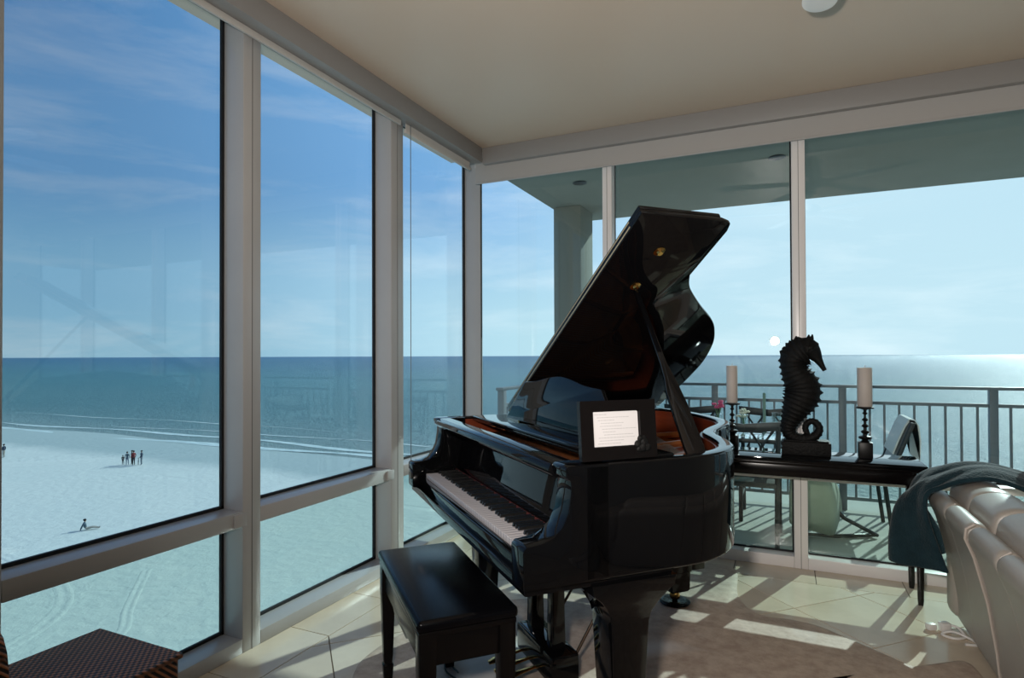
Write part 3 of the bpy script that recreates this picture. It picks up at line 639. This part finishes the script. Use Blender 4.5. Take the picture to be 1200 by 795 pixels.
# ================================================================ CONSOLE TABLE
con = thing('console_table', 'narrow black console table against the balcony window', 'table', (-.26, 3.785, 0))
CXH = .905
box('tabletop', (-CXH, -.172, .690), (CXH, .168, .715), M_BLACK, con, .004)
box('moulding', (-CXH + .022, -.152, .672), (CXH - .022, .15, .691), M_BLACKW, con, .004)
box('apron', (-CXH + .042, -.135, .606), (CXH - .042, .135, .673), M_BLACKW, con, .003)
for a in (-1, 1):
    for b in (-1, 1):
        sq_leg('leg', [(0, .011, .011), (.02, .013, .013), (.55, .022, .022), (.612, .023, .023)], (a * (CXH - .030), b * .124), con, M_BLACKW)
TOPZ = .7155
# ---- candle holders with pillar candles
hold = [(.028, .088), (.020, .094), (.014, .100), (.030, .106), (.034, .112), (.030, .119), (.012, .124), (.010, .132), (.018, .138), (.021, .143), (.018, .149), (.009, .154), (.008, .166), (.016, .172), (.018, .176), (.014, .181), (.007, .187), (.007, .200), (.014, .206), (.016, .210), (.012, .215), (.006, .221), (.0055, .236), (.012, .242), (.013, .246), (.007, .252), (.008, .262), (.020, .268), (.042, .271), (.044, .274), (.044, .279), (.036, .281)]
for (x, y, rr, hh, lab) in ((.388, 3.78, .0365, .212, 'black turned candle holder standing beside the seahorse snout'), (-.296, 3.80, .0315, .220, 'black turned candle holder beside the curved piano rim')):
    t = thing('candle_holder', lab, 'candle holder', (x, y, TOPZ), 0, 'candle holders on the console table')
    box('base_block', (-.034, -.034, 0), (.034, .034, .089), M_IRON, t, .005)
    lathe('turned_stem', hold, M_IRON, t)
    c = thing('pillar_candle', ('thicker ivory pillar candle on the holder by the seahorse snout' if x > 0 else 'slimmer ivory pillar candle on the holder by the piano rim'), 'candle', (x, y, TOPZ + .2815), 0, 'pillar candles')
    lathe('wax', [(rr - .002, 0), (rr, .003), (rr, hh - .004), (rr - .003, hh), (rr - .010, hh - .003), (.004, hh - .005)], M_CANDLE, c, seg=32)
    tube('wick', [(0, 0, hh - .006), (.001, 0, hh + .006), (.003, 0, hh + .013)], .0018, M_IVORY, c, 6)
# ---- seahorse sculpture
SY = 3.785
sh = thing('seahorse_sculpture', 'black carved seahorse sculpture on a rectangular block base', 'sculpture', (.10, SY, TOPZ))
bm = bmesh.new(); bbox(bm, (-.128, -.06, 0), (.122, .06, .076), .006); bbox(bm, (-.118, -.052, .076), (.112, .052, .084), .003); link('base', bm, M_CARVED, sh, True, 35)
def zx(X, Y):   # sculpture side-profile coordinates in metres
    px, py = 900 + X / 4.413, 370 + Y / 4.413
    return (-.02 + (px - 918) * .00432 - .10, .79 + (517 - py) * .00485 - TOPZ)
sp_pts = [(300, 283, 10), (285, 258, 13), (266, 228, 21), (243, 196, 38), (214, 175, 58), (178, 188, 71), (143, 218, 67), (138, 260, 60), (152, 304, 67), (176, 350, 77), (184, 392, 81), (172, 436, 77), (150, 480, 64), (130, 520, 50), (113, 560, 39), (108, 595, 34), (125, 622, 30), (158, 637, 27), (195, 637, 26), (232, 628, 22), (262, 604, 19), (268, 574, 17), (250, 549, 16), (224, 545, 15), (203, 560, 15), (197, 582, 14), (205, 602, 13), (216, 612, 8)]
dense = catmull([Vector((a, b, c)) for a, b, c in sp_pts], 6)
bm = bmesh.new(); SEG = 14; rings = []; n = len(dense)
for i, p in enumerate(dense):
    a = dense[max(i - 1, 0)]; b = dense[min(i + 1, n - 1)]
    ax, az = zx(a.x, a.y); bx_, bz = zx(b.x, b.y); d = Vector((bx_ - ax, 0, bz - az)).normalized(); nx_ = Vector((-d.z, 0, d.x))
    cx, cz = zx(p.x, p.y); r = p.z / 4.413 * .0046
    ridge = 1.0 + (.055 if i % 3 == 0 else -.02) if 18 < i else 1.0
    rings.append([])
    for k in range(SEG):
        th = 2 * PI * k / SEG; sq = 1.0 + .10 * abs(math.cos(2 * th)) ** 2
        spike = 1.09 if (i % 3 == 0 and i > 24 and k in (0, SEG // 2)) else 1.0
        q = Vector((cx, 0, cz)) + nx_ * (r * ridge * sq * spike * math.cos(th)) + Vector((0, 1, 0)) * (min(r * .78, .050) * ridge * sq * math.sin(th))
        rings[-1].append(bm.verts.new(q))
for a, b in zip(rings, rings[1:]):
    for k in range(SEG): bm.faces.new((a[k], a[(k + 1) % SEG], b[(k + 1) % SEG], b[k]))
bm.faces.new(rings[0][::-1]); bm.faces.new(rings[-1])
body = link('body', bm, M_CARVED, sh, True, 28)
for X, Y, X2, Y2, r in ((150, 140, 153, 104, .012), (218, 130, 219, 98, .012), (232, 132, 238, 97, .010), (95, 165, 76, 172, .009), (262, 180, 276, 172, .008), (120, 150, 118, 126, .009), (185, 138, 184, 122, .009)):
    a, b = zx(X, Y), zx(X2, Y2); tube('spike', [(a[0], 0, a[1]), ((a[0] + b[0]) / 2, 0, (a[1] + b[1]) / 2), (b[0], 0, b[1])], [r * 1.3, r, .003], M_CARVED, body, 7)
for s in (-1, 1):
    a = zx(222, 168); bm = bmesh.new(); bmesh.ops.create_uvsphere(bm, u_segments=12, v_segments=8, radius=.011, matrix=Matrix.Translation((a[0], s * .041, a[1]))); link('eye', bm, M_IRON, body, True)

# ================================================================ SOFA
sofa = thing('leather_sofa', 'ivory leather sofa with channelled back seen from behind', 'sofa', (.62, 0, 0))
def cushion(name, prof, y0, y1, parent, material, rnd=.03, n=5):
    cx = sum(p[0] for p in prof) / len(prof); cz = sum(p[1] for p in prof) / len(prof)
    P = catmull([(a, b, 0) for a, b in prof], 3, True); bm = bmesh.new(); rings = []
    ks = [(0, .90), (.12, .945), (.35, .978), (.7, .995), (1, 1.0)]
    secs = [(y0 + rnd * a, b) for a, b in ks] + [(y1 - rnd * a, b) for a, b in ks[::-1]]
    for yy, f in secs: rings.append([bm.verts.new((cx + (p.x - cx) * f - .62, yy, cz + (p.y - cz) * f)) for p in P])
    for a, b in zip(rings, rings[1:]):
        for k in range(len(P)): bm.faces.new((a[k], a[(k + 1) % len(P)], b[(k + 1) % len(P)], b[k]))
    bm.faces.new(rings[0][::-1]); bm.faces.new(rings[-1]); return link(name, bm, material, parent, True, 70)
pan = [(.722, .05), (.712, .16), (.686, .34), (.645, .51), (.618, .578), (.622, .615), (.650, .635), (.690, .620), (.715, .57), (.74, .40), (.765, .05)]
cus = [(.712, .42), (.700, .57), (.702, .635), (.725, .680), (.79, .702), (.86, .688), (.905, .63), (.93, .52), (.92, .42)]
YS = [3.50, 3.15, 2.80, 2.45, 2.10, 1.75, 1.40]
for i in range(6):
    g0 = .012 if i % 2 == 0 else .002
    cushion('back_panel', pan, YS[i + 1] + (.012 if i % 2 == 1 else .001), YS[i] - (.012 if i % 2 == 0 else .001), sofa, M_SOFA, .035)
    cushion('back_cushion', cus, YS[i + 1] + (.014 if i % 2 == 1 else .001), YS[i] - (.014 if i % 2 == 0 else .001), sofa, M_SOFA, .045)
for i in (2, 4):
    tube('piping', [(p[0] - .62 - .004, YS[i], p[1]) for p in pan[:7]], .006, M_PIPE, sofa, 6)
for i in (1, 3):
    tube('piping', [(p[0] - .62 + .010, YS[i], p[1]) for p in pan[:7]], .004, M_PIPE, sofa, 6)
box('base', (.15, 1.36, .05), (.98, 3.50, .26), M_SOFA, sofa, .02)
for i in (0, 2, 4): box('seat_cushion', (.26, YS[i + 2] + .006, .262), (.99, YS[i] - .006, .43), M_SOFA, sofa, .04, 3)
box('arm', (.07, 3.385, .05), (.98, 3.525, .56), M_SOFA, sofa, .045, 3)  # far arm extended towards the console to block sun slipping past the sofa
box('arm', (.12, 1.24, .05), (.98, 1.385, .56), M_SOFA, sofa, .045, 3)
for a in (.20, .93):
    for b in (1.42, 3.44): lathe('foot', [(.018, 0), (.026, .055)], M_BLACKW, sofa, (a, b, 0), 12)
# ---- plush throw
near = [(.672, .285), (.638, .40), (.596, .54), (.592, .638), (.640, .668), (.715, .708), (.800, .730), (.900, .702), (.98, .66), (1.15, .60)]
mid = [(.465, .262), (.470, .40), (.50, .55), (.575, .645), (.67, .705), (.78, .742), (.88, .740), (.98, .715), (1.10, .68), (1.3, .635)]
far = [(.72, .29), (.70, .40), (.62, .55), (.60, .635), (.65, .690), (.78, .722), (.90, .718), (1.0, .692), (1.12, .665), (1.3, .63)]  # unseen far edge, curled back to the arm to block a sun patch
def cm_(pl): return catmull([(a, b, 0) for a, b in pl], 6)
pn, pm_, pf = cm_(near), cm_(mid), cm_(far); NB = 22; rows_ = []; bm = bmesh.new(); rnd = random.Random(3)
for j in range(NB + 1):
    b = j / NB; row = []
    for i in range(len(pn)):
        p = pn[i] * (1 - 2 * b) + pm_[i] * 2 * b if b < .5 else pm_[i] * (2 - 2 * b) + pf[i] * (2 * b - 1)
        a_ = i / (len(pn) - 1)
        fold = .010 * math.sin(13 * b + 5 * a_ + 2 * math.sin(4 * a_)) + .004 * math.sin(29 * b - 11 * a_ + 1.5 * math.sin(7 * a_))
        yy = 3.30 + .05 * max(0, .4 - a_) - .10 * max(0, a_ - .5) + (.30 - .05 * max(0, .4 - a_) + .10 * max(0, a_ - .5)) * b + .012 * math.sin(9 * a_ + 3 * b) - .05 * max(0, (.25 - a_)) * (1 - b)
        row.append(bm.verts.new((p.x - fold * .5, yy, p.y + fold * (.4 + a_))))
    rows_.append(row)
for a, b in zip(rows_, rows_[1:]):
    for k in range(len(a) - 1): bm.faces.new((a[k], a[k + 1], b[k + 1], b[k]))
thr = link('plush_throw', bm, M_THROW, None, True); tag(thr, 'dark teal plush throw draped over the end of the sofa back', 'blanket')
so = thr.modifiers.new('thickness', 'SOLIDIFY'); so.thickness = .022; so.offset = 1
sb = thr.modifiers.new('soft', 'SUBSURF'); sb.levels = 1; sb.render_levels = 1
# ---- plug adapter with cord by the sofa foot
pl = thing('power_adapter', 'white plug adapter with tangled pale cord on the tiles behind the sofa', 'adapter', (.655, 3.36, 0), .5)
box('plug_body', (-.022, -.018, .0), (.022, .018, .042), M_WHITEP, pl, .006)
box('plug_body', (-.070, .004, .0), (-.030, .034, .030), M_WHITEP, pl, .006)
tube('cable', catmull([(.01, 0, .03), (.04, -.03, .028), (.035, -.075, .008), (-.02, -.085, .006), (-.045, -.04, .006), (.0, -.05, .02), (.045, -.10, .006), (.03, -.15, .006), (-.02, -.14, .006)], 6), .006, M_WHITEP, pl, 8)

# ================================================================ RATTAN CHAIR
rc = thing('rattan_chair', 'woven brown rattan chair beside the beach window', 'chair', (-1.76, .85, 0))
bm = bmesh.new(); bbox(bm, (-.180, -.28, .05), (.190, .312, .435), .016, 3); link('seat_box', bm, M_RATTAN, rc, True, 40)
box('seat_edge', (-.186, -.285, .424), (.196, .318, .440), M_RATTAN, rc, .006)
bp = [(-.18, .42), (.0, .42), (-.012, .47), (-.014, .50), (-.022, .54), (-.040, .575), (-.075, .600), (-.12, .615), (-.18, .62)]
prism('backrest', bp, lambda p: (p[0], -.06, p[1]), lambda p: (p[0], .0, p[1]), M_RATTAN, rc, .012)
for a in (-.15, .16):
    for b in (-.25, .28): box('foot', (a - .015, b - .015, 0), (a + .015, b + .015, .052), M_BLACKW, rc, .003)

# ================================================================ ROLLER SHADES
t = thing('roller_shade', 'white fabric roller shade drawn down slightly over the balcony windows', 'shade', (0, 3.945, 2.56))
box('fabric', (-2.10, -.002, .012), (RX - .05, .002, .19), M_SHADE, t)
box('hem_bar', (-2.10, -.006, 0), (RX - .05, .006, .014), M_SHADE, t, .002)
tube('roller', [(-2.10, .0, .165), (RX - .05, .0, .165)], .022, M_SHADE, t, 12)
t = thing('roller_shade', 'rolled up pale roller shade under the beam beside the beach windows', 'shade', (-2.10, 0, 2.67))
box('hem_bar', (-.008, -2.4, 0), (.008, 2.985, .030), M_HEM, t, .003)
tube('roller', [(.0, -2.4, .075), (.0, 2.985, .075)], .024, M_SHADE, t, 12)
box('fabric', (-.002, -2.38, .028), (.002, 2.97, .075), M_SHADE, t)
t = thing('roller_shade', 'narrow pale roller shade with thin cord over the corner pane', 'shade', (-2.10, 0, 2.640))
box('hem_bar', (-.008, 3.03, 0), (.008, 3.86, .024), M_HEM, t, .003)
box('fabric', (-.002, 3.04, .022), (.002, 3.85, .10), M_HEM, t)
tube('roller', [(0, 3.03, .10), (0, 3.86, .10)], .024, M_SHADE, t, 12)
tube('cord', [(.012, 3.075, .10), (.012, 3.075, -2.0)], .0025, M_RAIL, t, 6)

# ================================================================ CEILING FAN
fan = thing('ceiling_fan', 'white ceiling fan with rounded blades', 'fan', (.20, 1.90, CEIL))
lathe('canopy', [(.06, 0), (.06, -.02), (.03, -.05), (.012, -.055)], M_FAN, fan)
lathe('motor', [(.02, -.12), (.09, -.13), (.11, -.16), (.11, -.20), (.07, -.225), (.02, -.23)], M_FAN, fan)
tube('rod', [(0, 0, -.04), (0, 0, -.13)], .012, M_FAN, fan, 10)
bl_o = catmull([(.10, -.028, 0), (.20, -.045, 0), (.45, -.060, 0), (.62, -.062, 0), (.685, -.045, 0), (.71, 0, 0), (.685, .045, 0), (.62, .062, 0), (.45, .060, 0), (.20, .045, 0), (.10, .028, 0)], 4)
for k in range(5):
    o = prism('blade', [(p.x, p.y) for p in bl_o], lambda p: (p[0], p[1], -.196 + .12 * p[1]), lambda p: (p[0], p[1], -.188 + .12 * p[1]), M_FAN, fan, .002)
    o.rotation_euler = (0, 0, math.atan2(.71, -.085) + k * 2 * PI / 5)

# ================================================================ BALCONY RAILING
def rail_panel(name, lab, p0, p1, posts, pitch, parent_loc):
    t = thing(name, lab, 'railing', (p0[0], p0[1], -.03)); d = Vector((p1[0] - p0[0], p1[1] - p0[1], 0)); L = d.length; t.rotation_euler = (0, 0, math.atan2(d.y, d.x))
    box('top_rail', (-.03, -.032, 1.030), (L + .03, .032, 1.055), M_RAIL, t, .004)
    box('upper_rail', (0, -.014, .895), (L, .014, .922), M_RAIL, t)
    box('lower_rail', (0, -.014, .085), (L, .014, .112), M_RAIL, t)
    for q in posts: box('post', (q - .028, -.028, 0), (q + .028, .028, 1.032), M_RAIL, t, .003)
    n = int(L / pitch); bal = None
    for i in range(1, n):
        q = i * L / n
        if min(abs(q - v) for v in posts) < .045: continue
        if bal is None: bal = box('baluster', (-.008, -.008, .11), (.008, .008, .897), M_RAIL, t); bal.location = (q, 0, 0)
        else:
            c = bal.copy(); COL.objects.link(c); c.parent = t; c.location = (q, 0, 0)
    return t
rail_panel('balcony_railing', 'grey metal balcony railing with upright bars facing the sea', (-1.77, 5.80), (4.7, 5.80), [0.03, 1.17, 2.20, 3.23, 4.26, 5.3, 6.4], .1035, None)
rail_panel('balcony_railing', 'short grey railing at the end of the balcony beside the column', (-2.10, 4.37), (-2.10, 5.46), [0.02, 1.05], .11, None)

# ================================================================ PATIO FURNITURE
DZ = -.03
def patio_chair(lab, x, y, rz):
    t = thing('patio_chair', lab, 'chair', (x, y, DZ), rz, 'dark metal patio dining chairs')
    box('seat', (-.22, -.22, .42), (.22, .22, .46), M_CUSH, t, .015)
    for a in (-1, 1):
        tube('leg', [(a * .20, .20, 0), (a * .20, .20, .43)], .016, M_DARKMET, t, 8)
        tube('leg', [(a * .20, -.20, 0), (a * .205, -.205, .44), (a * .215, -.255, .84)], .016, M_DARKMET, t, 8)
    prism('top_rail', [(-.235, .815), (-.12, .800), (0, .792), (.12, .800), (.235, .815), (.24, .872), (.12, .862), (0, .848), (-.12, .862), (-.24, .872)], lambda p: (p[0], -.268, p[1]), lambda p: (p[0], -.242, p[1]), M_DARKMET, t, .004)
    for k, c in enumerate((-.11, .11)):
        for s in (-1, 1):
            tube('back_arc', catmull([(c + s * .075, -.252, .81), (c + s * .015, -.245, .72), (c - s * .015, -.235, .64), (c - s * .075, -.222, .50)], 4), .008, M_DARKMET, t, 6)
    tube('back_bar', [(-.21, -.218, .50), (.21, -.218, .50)], .012, M_DARKMET, t, 8)
    for s in (-1, 1): tube('stretcher', [(s * .2, -.2, .18), (s * .2, .2, .18)], .010, M_DARKMET, t, 6)
    for s in (-1, 1): tube('armrest', catmull([(s * .21, -.23, .66), (s * .24, 0, .655), (s * .225, .18, .62), (s * .20, .20, .45)], 4), .014, M_DARKMET, t, 8)
    return t
patio_chair('dark metal patio chair with its back to the window', -.265, 4.555, 0)
patio_chair('dark metal patio chair facing the window behind the seahorse', -.135, 5.26, PI)
patio_chair('dark metal patio chair facing the window beyond the pink flowers', -.77, 5.26, PI)
pt = thing('patio_table', 'dark framed glass topped patio dining table', 'table', (-.46, 4.92, DZ))
box('glass_top', (-.60, -.34, .715), (.44, .34, .725), M_GLOUT, pt, .003)
for nm, lo, hi in (('frame_rail', (-.60, -.345, .685), (.44, -.31, .714)), ('frame_rail', (-.60, .31, .685), (.44, .345, .714)), ('frame_rail', (-.60, -.31, .685), (-.565, .31, .714)), ('frame_rail', (.405, -.31, .685), (.44, .31, .714))): box(nm, lo, hi, M_DARKMET, pt, .004)
for a in (-.56, .40):
    for b in (-.07, .07): tube('leg', [(a, b, 0), (a, b, .69)], .022, M_DARKMET, pt, 10)
TT = DZ + .7255
def vase(x, y, lab, col, h, n, rad):
    t = thing('flower_vase', lab, 'vase', (x, y, TT))
    bm = bmesh.new(); brevolve(bm, [(.026, 0), (.030, .004), (.034, .05), (.024, .10), (.028, .125)], (0, 0, 0), 16); link('glass_body', bm, M_JAR, t, True, 60)
    rnd = random.Random(int(h * 1000))
    for i in range(n):
        a = rnd.random() * 2 * PI; r = rad * math.sqrt(rnd.random()); z = h + rnd.uniform(-.03, .03)
        st_ = tube('stem', [(0, 0, .02), (r * .3 * math.cos(a), r * .3 * math.sin(a), h * .6), (r * math.cos(a), r * math.sin(a), z)], .002, M_STEM, t, 5)
        bm = bmesh.new()
        for k in range(6):
            b = k * PI / 3; bmesh.ops.create_icosphere(bm, subdivisions=1, radius=.012, matrix=Matrix.Translation((r * math.cos(a) + .010 * math.cos(b), r * math.sin(a) + .010 * math.sin(b), z + .004 * (k % 2))) @ Matrix.Diagonal((1, 1, .7, 1)))
        link('blossom', bm, col, t, True)
vase(-.49, 4.95, 'clear vase of pink flowers on the patio table', M_PINK, .20, 9, .040)
vase(-.30, 4.95, 'clear vase of cream flowers on the patio table', M_CREAMF, .135, 8, .045)
o = lathe('taper_candle', [(.016, 0), (.016, .02), (.011, .024), (.011, .29), (.007, .298)], M_GREENC); o.location = (-.155, 4.93, TT); tag(o, 'tall slim green candle on the patio table', 'candle')
bm = bmesh.new(); brevolve(bm, [(.030, 0), (.040, .004), (.044, .10), (.044, .145), (.041, .145), (.040, .008), (.02, .006)], (0, 0, 0), 20); o = link('glass_jar', bm, M_JAR, None, True, 50); o.location = (-.06, 4.98, TT); tag(o, 'clear glass jar beside the green candle', 'jar')
# ---- low chair under canvas with a sled base
cc = thing('covered_lounge_chair', 'low patio lounge chair draped with pale sage canvas near the window', 'chair', (.12, 4.72, DZ))
top = [(-.09, -.20, .62), (.12, -.22, .58), (.14, .20, .56), (-.09, .22, .60)]
midc = [(-.11, -.24, .34), (.19, -.22, .33), (.24, .22, .33), (-.11, .26, .36)]
bot = [(-.11, -.20, .15), (.175, -.02, .05), (.25, .24, .22), (-.11, .26, .16)]
bm = bmesh.new(); R_ = []
for lay in (top, midc, bot):
    P = []
    for k in range(4):
        a, b = Vector(lay[k]), Vector(lay[(k + 1) % 4])
        for q in range(4): P.append(a.lerp(b, q / 4))
    R_.append([bm.verts.new(p) for p in P])
for a, b in zip(R_, R_[1:]):
    for k in range(16): bm.faces.new((a[k], a[(k + 1) % 16], b[(k + 1) % 16], b[k]))
bm.faces.new(R_[0])
cv = link('canvas_drape', bm, M_COVER, cc, True); cv.modifiers.new('soft', 'SUBSURF').render_levels = 1; q = cv.modifiers.new('thick', 'SOLIDIFY'); q.thickness = .008
for s in (.20,):
    tube('sled_base', [(.12, s - .12, .30), (.24, s - .10, .16), (.46, s + .06, .02), (.43, s + .07, .016), (.20, s - .06, .016), (-.08, s - .10, .016), (-.08, s - .10, .45)], .014, M_DARKMET, cc, 8)
# ---- sling lounger with towel
sl = thing('sling_lounger', 'grey mesh sling lounger with a towel over its raised back', 'lounger', (.65, 5.24, DZ))
for s in (-.24, .24):
    tube('side_frame', [(-.42, s, .37), (-.05, s, .40), (.02, s, .46), (.155, s, .83)], .016, M_DARKMET, sl, 8)
    tube('leg', [(-.38, s, .37), (-.40, s, .0)], .014, M_DARKMET, sl, 8)
    tube('leg', [(-.02, s, .41), (.03, s, .0)], .014, M_DARKMET, sl, 8)
for nm, a, b in (('seat_sling', (-.40, .375), (-.05, .395)), ('back_sling', (.02, .46), (.15, .82))):
    dx, dz = b[0] - a[0], b[1] - a[1]; l = math.hypot(dx, dz); nx_, nz_ = -dz / l * .006, dx / l * .006
    prism(nm, [(a[0] + nx_, a[1] + nz_), (b[0] + nx_, b[1] + nz_), (b[0] - nx_, b[1] - nz_), (a[0] - nx_, a[1] - nz_)], lambda p: (p[0], -.235, p[1]), lambda p: (p[0], .235, p[1]), M_SLING, sl)
tw = [(.045, .60), (.08, .70), (.12, .80), (.150, .850), (.178, .848), (.200, .81), (.212, .70), (.214, .55)]
prism('towel', tw + [(a + .010, b - .004) for a, b in tw[::-1]][1:], lambda p: (p[0] - .012, -.20, p[1]), lambda p: (p[0] - .012, .20, p[1]), M_TOWEL, sl)

# ================================================================ PEOPLE ON THE BEACH
def mesh_person(name, lab, loc, h, rz, cols, pose='stand', group=None):
    k = h / 1.75
    if pose == 'stand':
        V = {'pel': (0, 0, .95, .125), 'chest': (0, .01, 1.28, .15), 'neck': (0, .0, 1.50, .055), 'head': (0, .02, 1.63, .10), 'crown': (0, .02, 1.70, .075),
             'shl': (-.19, 0, 1.43, .065), 'ell': (-.25, -.02, 1.15, .05), 'wrl': (-.22, .10, .92, .04), 'hal': (-.21, .13, .84, .035),
             'shr': (.19, 0, 1.43, .065), 'elr': (.25, -.02, 1.15, .05), 'wrr': (.23, .08, .92, .04), 'har': (.22, .11, .84, .035),
             'hil': (-.09, 0, .86, .095), 'knl': (-.10, .03, .48, .065), 'anl': (-.11, 0, .09, .045), 'tol': (-.12, .13, .04, .04),
             'hir': (.09, 0, .86, .095), 'knr': (.11, .05, .48, .065), 'anr': (.12, .02, .09, .045), 'tor': (.13, .15, .04, .04)}
    else:
        V = {'pel': (0, 0, .14, .14), 'chest': (0, -.08, .46, .15), 'neck': (0, -.06, .66, .055), 'head': (0, -.03, .78, .10), 'crown': (0, -.03, .85, .075),
             'shl': (-.19, -.08, .60, .065), 'ell': (-.27, -.22, .36, .05), 'wrl': (-.28, -.32, .12, .04), 'hal': (-.28, -.36, .05, .035),
             'shr': (.19, -.08, .60, .065), 'elr': (.27, -.22, .36, .05), 'wrr': (.28, -.32, .12, .04), 'har': (.28, -.36, .05, .035),
             'hil': (-.10, .08, .13, .10), 'knl': (-.11, .48, .20, .07), 'anl': (-.11, .88, .08, .05), 'tol': (-.12, .95, .16, .04),
             'hir': (.10, .08, .13, .10), 'knr': (.11, .48, .20, .07), 'anr': (.12, .88, .08, .05), 'tor': (.13, .95, .16, .04)}
    E_ = [('pel', 'chest'), ('chest', 'neck'), ('neck', 'head'), ('head', 'crown'), ('chest', 'shl'), ('shl', 'ell'), ('ell', 'wrl'), ('wrl', 'hal'), ('chest', 'shr'), ('shr', 'elr'), ('elr', 'wrr'), ('wrr', 'har'),
          ('pel', 'hil'), ('hil', 'knl'), ('knl', 'anl'), ('anl', 'tol'), ('pel', 'hir'), ('hir', 'knr'), ('knr', 'anr'), ('anr', 'tor')]
    ks = list(V); me = bpy.data.meshes.new(name); me.from_pydata([tuple(c * k for c in V[q][:3]) for q in ks], [(ks.index(a), ks.index(b)) for a, b in E_], [])
    tmp = bpy.data.objects.new(name, me); COL.objects.link(tmp)
    tmp.modifiers.new('s', 'SKIN')
    for i, q in enumerate(ks):
        sv = me.skin_vertices[0].data[i]; sv.radius = (V[q][3] * k, V[q][3] * k * .85); sv.use_root = (q == 'pel')
    tmp.modifiers.new('u', 'SUBSURF').levels = 1
    dg = bpy.context.evaluated_depsgraph_get(); m2 = bpy.data.meshes.new_from_object(tmp.evaluated_get(dg)); bpy.data.objects.remove(tmp)
    o = bpy.data.objects.new(name, m2); COL.objects.link(o); m2.materials.clear()
    for c in cols: m2.materials.append(c)
    for p in m2.polygons:
        p.use_smooth = True; z = p.center.z / k; yy = p.center.y / k; xx = abs(p.center.x / k)
        if pose == 'stand': p.material_index = 2 if z > 1.53 else (1 if (z > .93 or (xx > .17 and z > .89)) else (2 if xx > .17 and z > .78 else 0))
        else: p.material_index = 2 if z > .68 else (1 if z > .26 and yy < .15 or yy < -.12 else 0)
    o.location = loc; o.rotation_euler = (0, 0, rz); tag(o, lab, 'person', group)
    bm = bmesh.new(); hz, hyy = (1.67, .015) if pose == 'stand' else (.82, -.04)
    bmesh.ops.create_uvsphere(bm, u_segments=10, v_segments=8, radius=.112 * k, matrix=Matrix.Translation((0, hyy * k - .02 * k, hz * k)) @ Matrix.Diagonal((1, 1.05, .85, 1))); link('hair', bm, cols[3], o, True)
    return o
M_SKIN = mat('skin', (.42, .26, .18), .6)
def cl(n, c): return mat('cloth ' + n, c, .9)
NAVY, GREY, RED, DK, KH, TEAL_, HAIR, JEAN = cl('navy', (.025, .04, .07)), cl('grey', (.16, .19, .21)), cl('red', (.22, .035, .035)), cl('black', (.012, .014, .018)), cl('khaki', (.33, .31, .27)), cl('slate', (.09, .13, .16)), cl('dark hair', (.015, .012, .010)), cl('denim', (.09, .13, .19))
ZP = ZB + .122
mesh_person('person', 'person in navy jacket and khaki trousers walking alone along the beach', (-92.24, 43.25, ZP), 1.78, 2.0, (KH, NAVY, M_SKIN, HAIR))
mesh_person('person', 'child in dark clothes standing at the edge of the beach group', (-72.78, 46.22, ZP), 1.15, .5, (DK, DK, M_SKIN, HAIR))
mesh_person('person', 'person in slate coat and denim standing within the beach group', (-72.0, 46.24, ZP), 1.63, .9, (JEAN, TEAL_, M_SKIN, HAIR))
mesh_person('person', 'person in black coat and trousers in the middle of the beach group', (-72.05, 46.85, ZP), 1.70, 2.4, (DK, DK, M_SKIN, HAIR))
mesh_person('person', 'person in a red jacket standing in the beach group', (-71.29, 46.56, ZP), 1.76, 1.6, (DK, RED, M_SKIN, HAIR))
mesh_person('person', 'small child in grey beside the red jacket on the beach', (-71.0, 46.95, ZP), .85, 2.6, (DK, GREY, M_SKIN, HAIR))
mesh_person('person', 'person in navy jacket and grey trousers at the end of the beach group', (-70.57, 47.05, ZP), 1.76, 2.2, (GREY, NAVY, M_SKIN, HAIR))
mesh_person('person', 'person in slate top sitting on the sand with legs stretched out', (-47.88, 27.65, ZP), 1.65, -.55, (KH, TEAL_, M_SKIN, HAIR), 'sit')
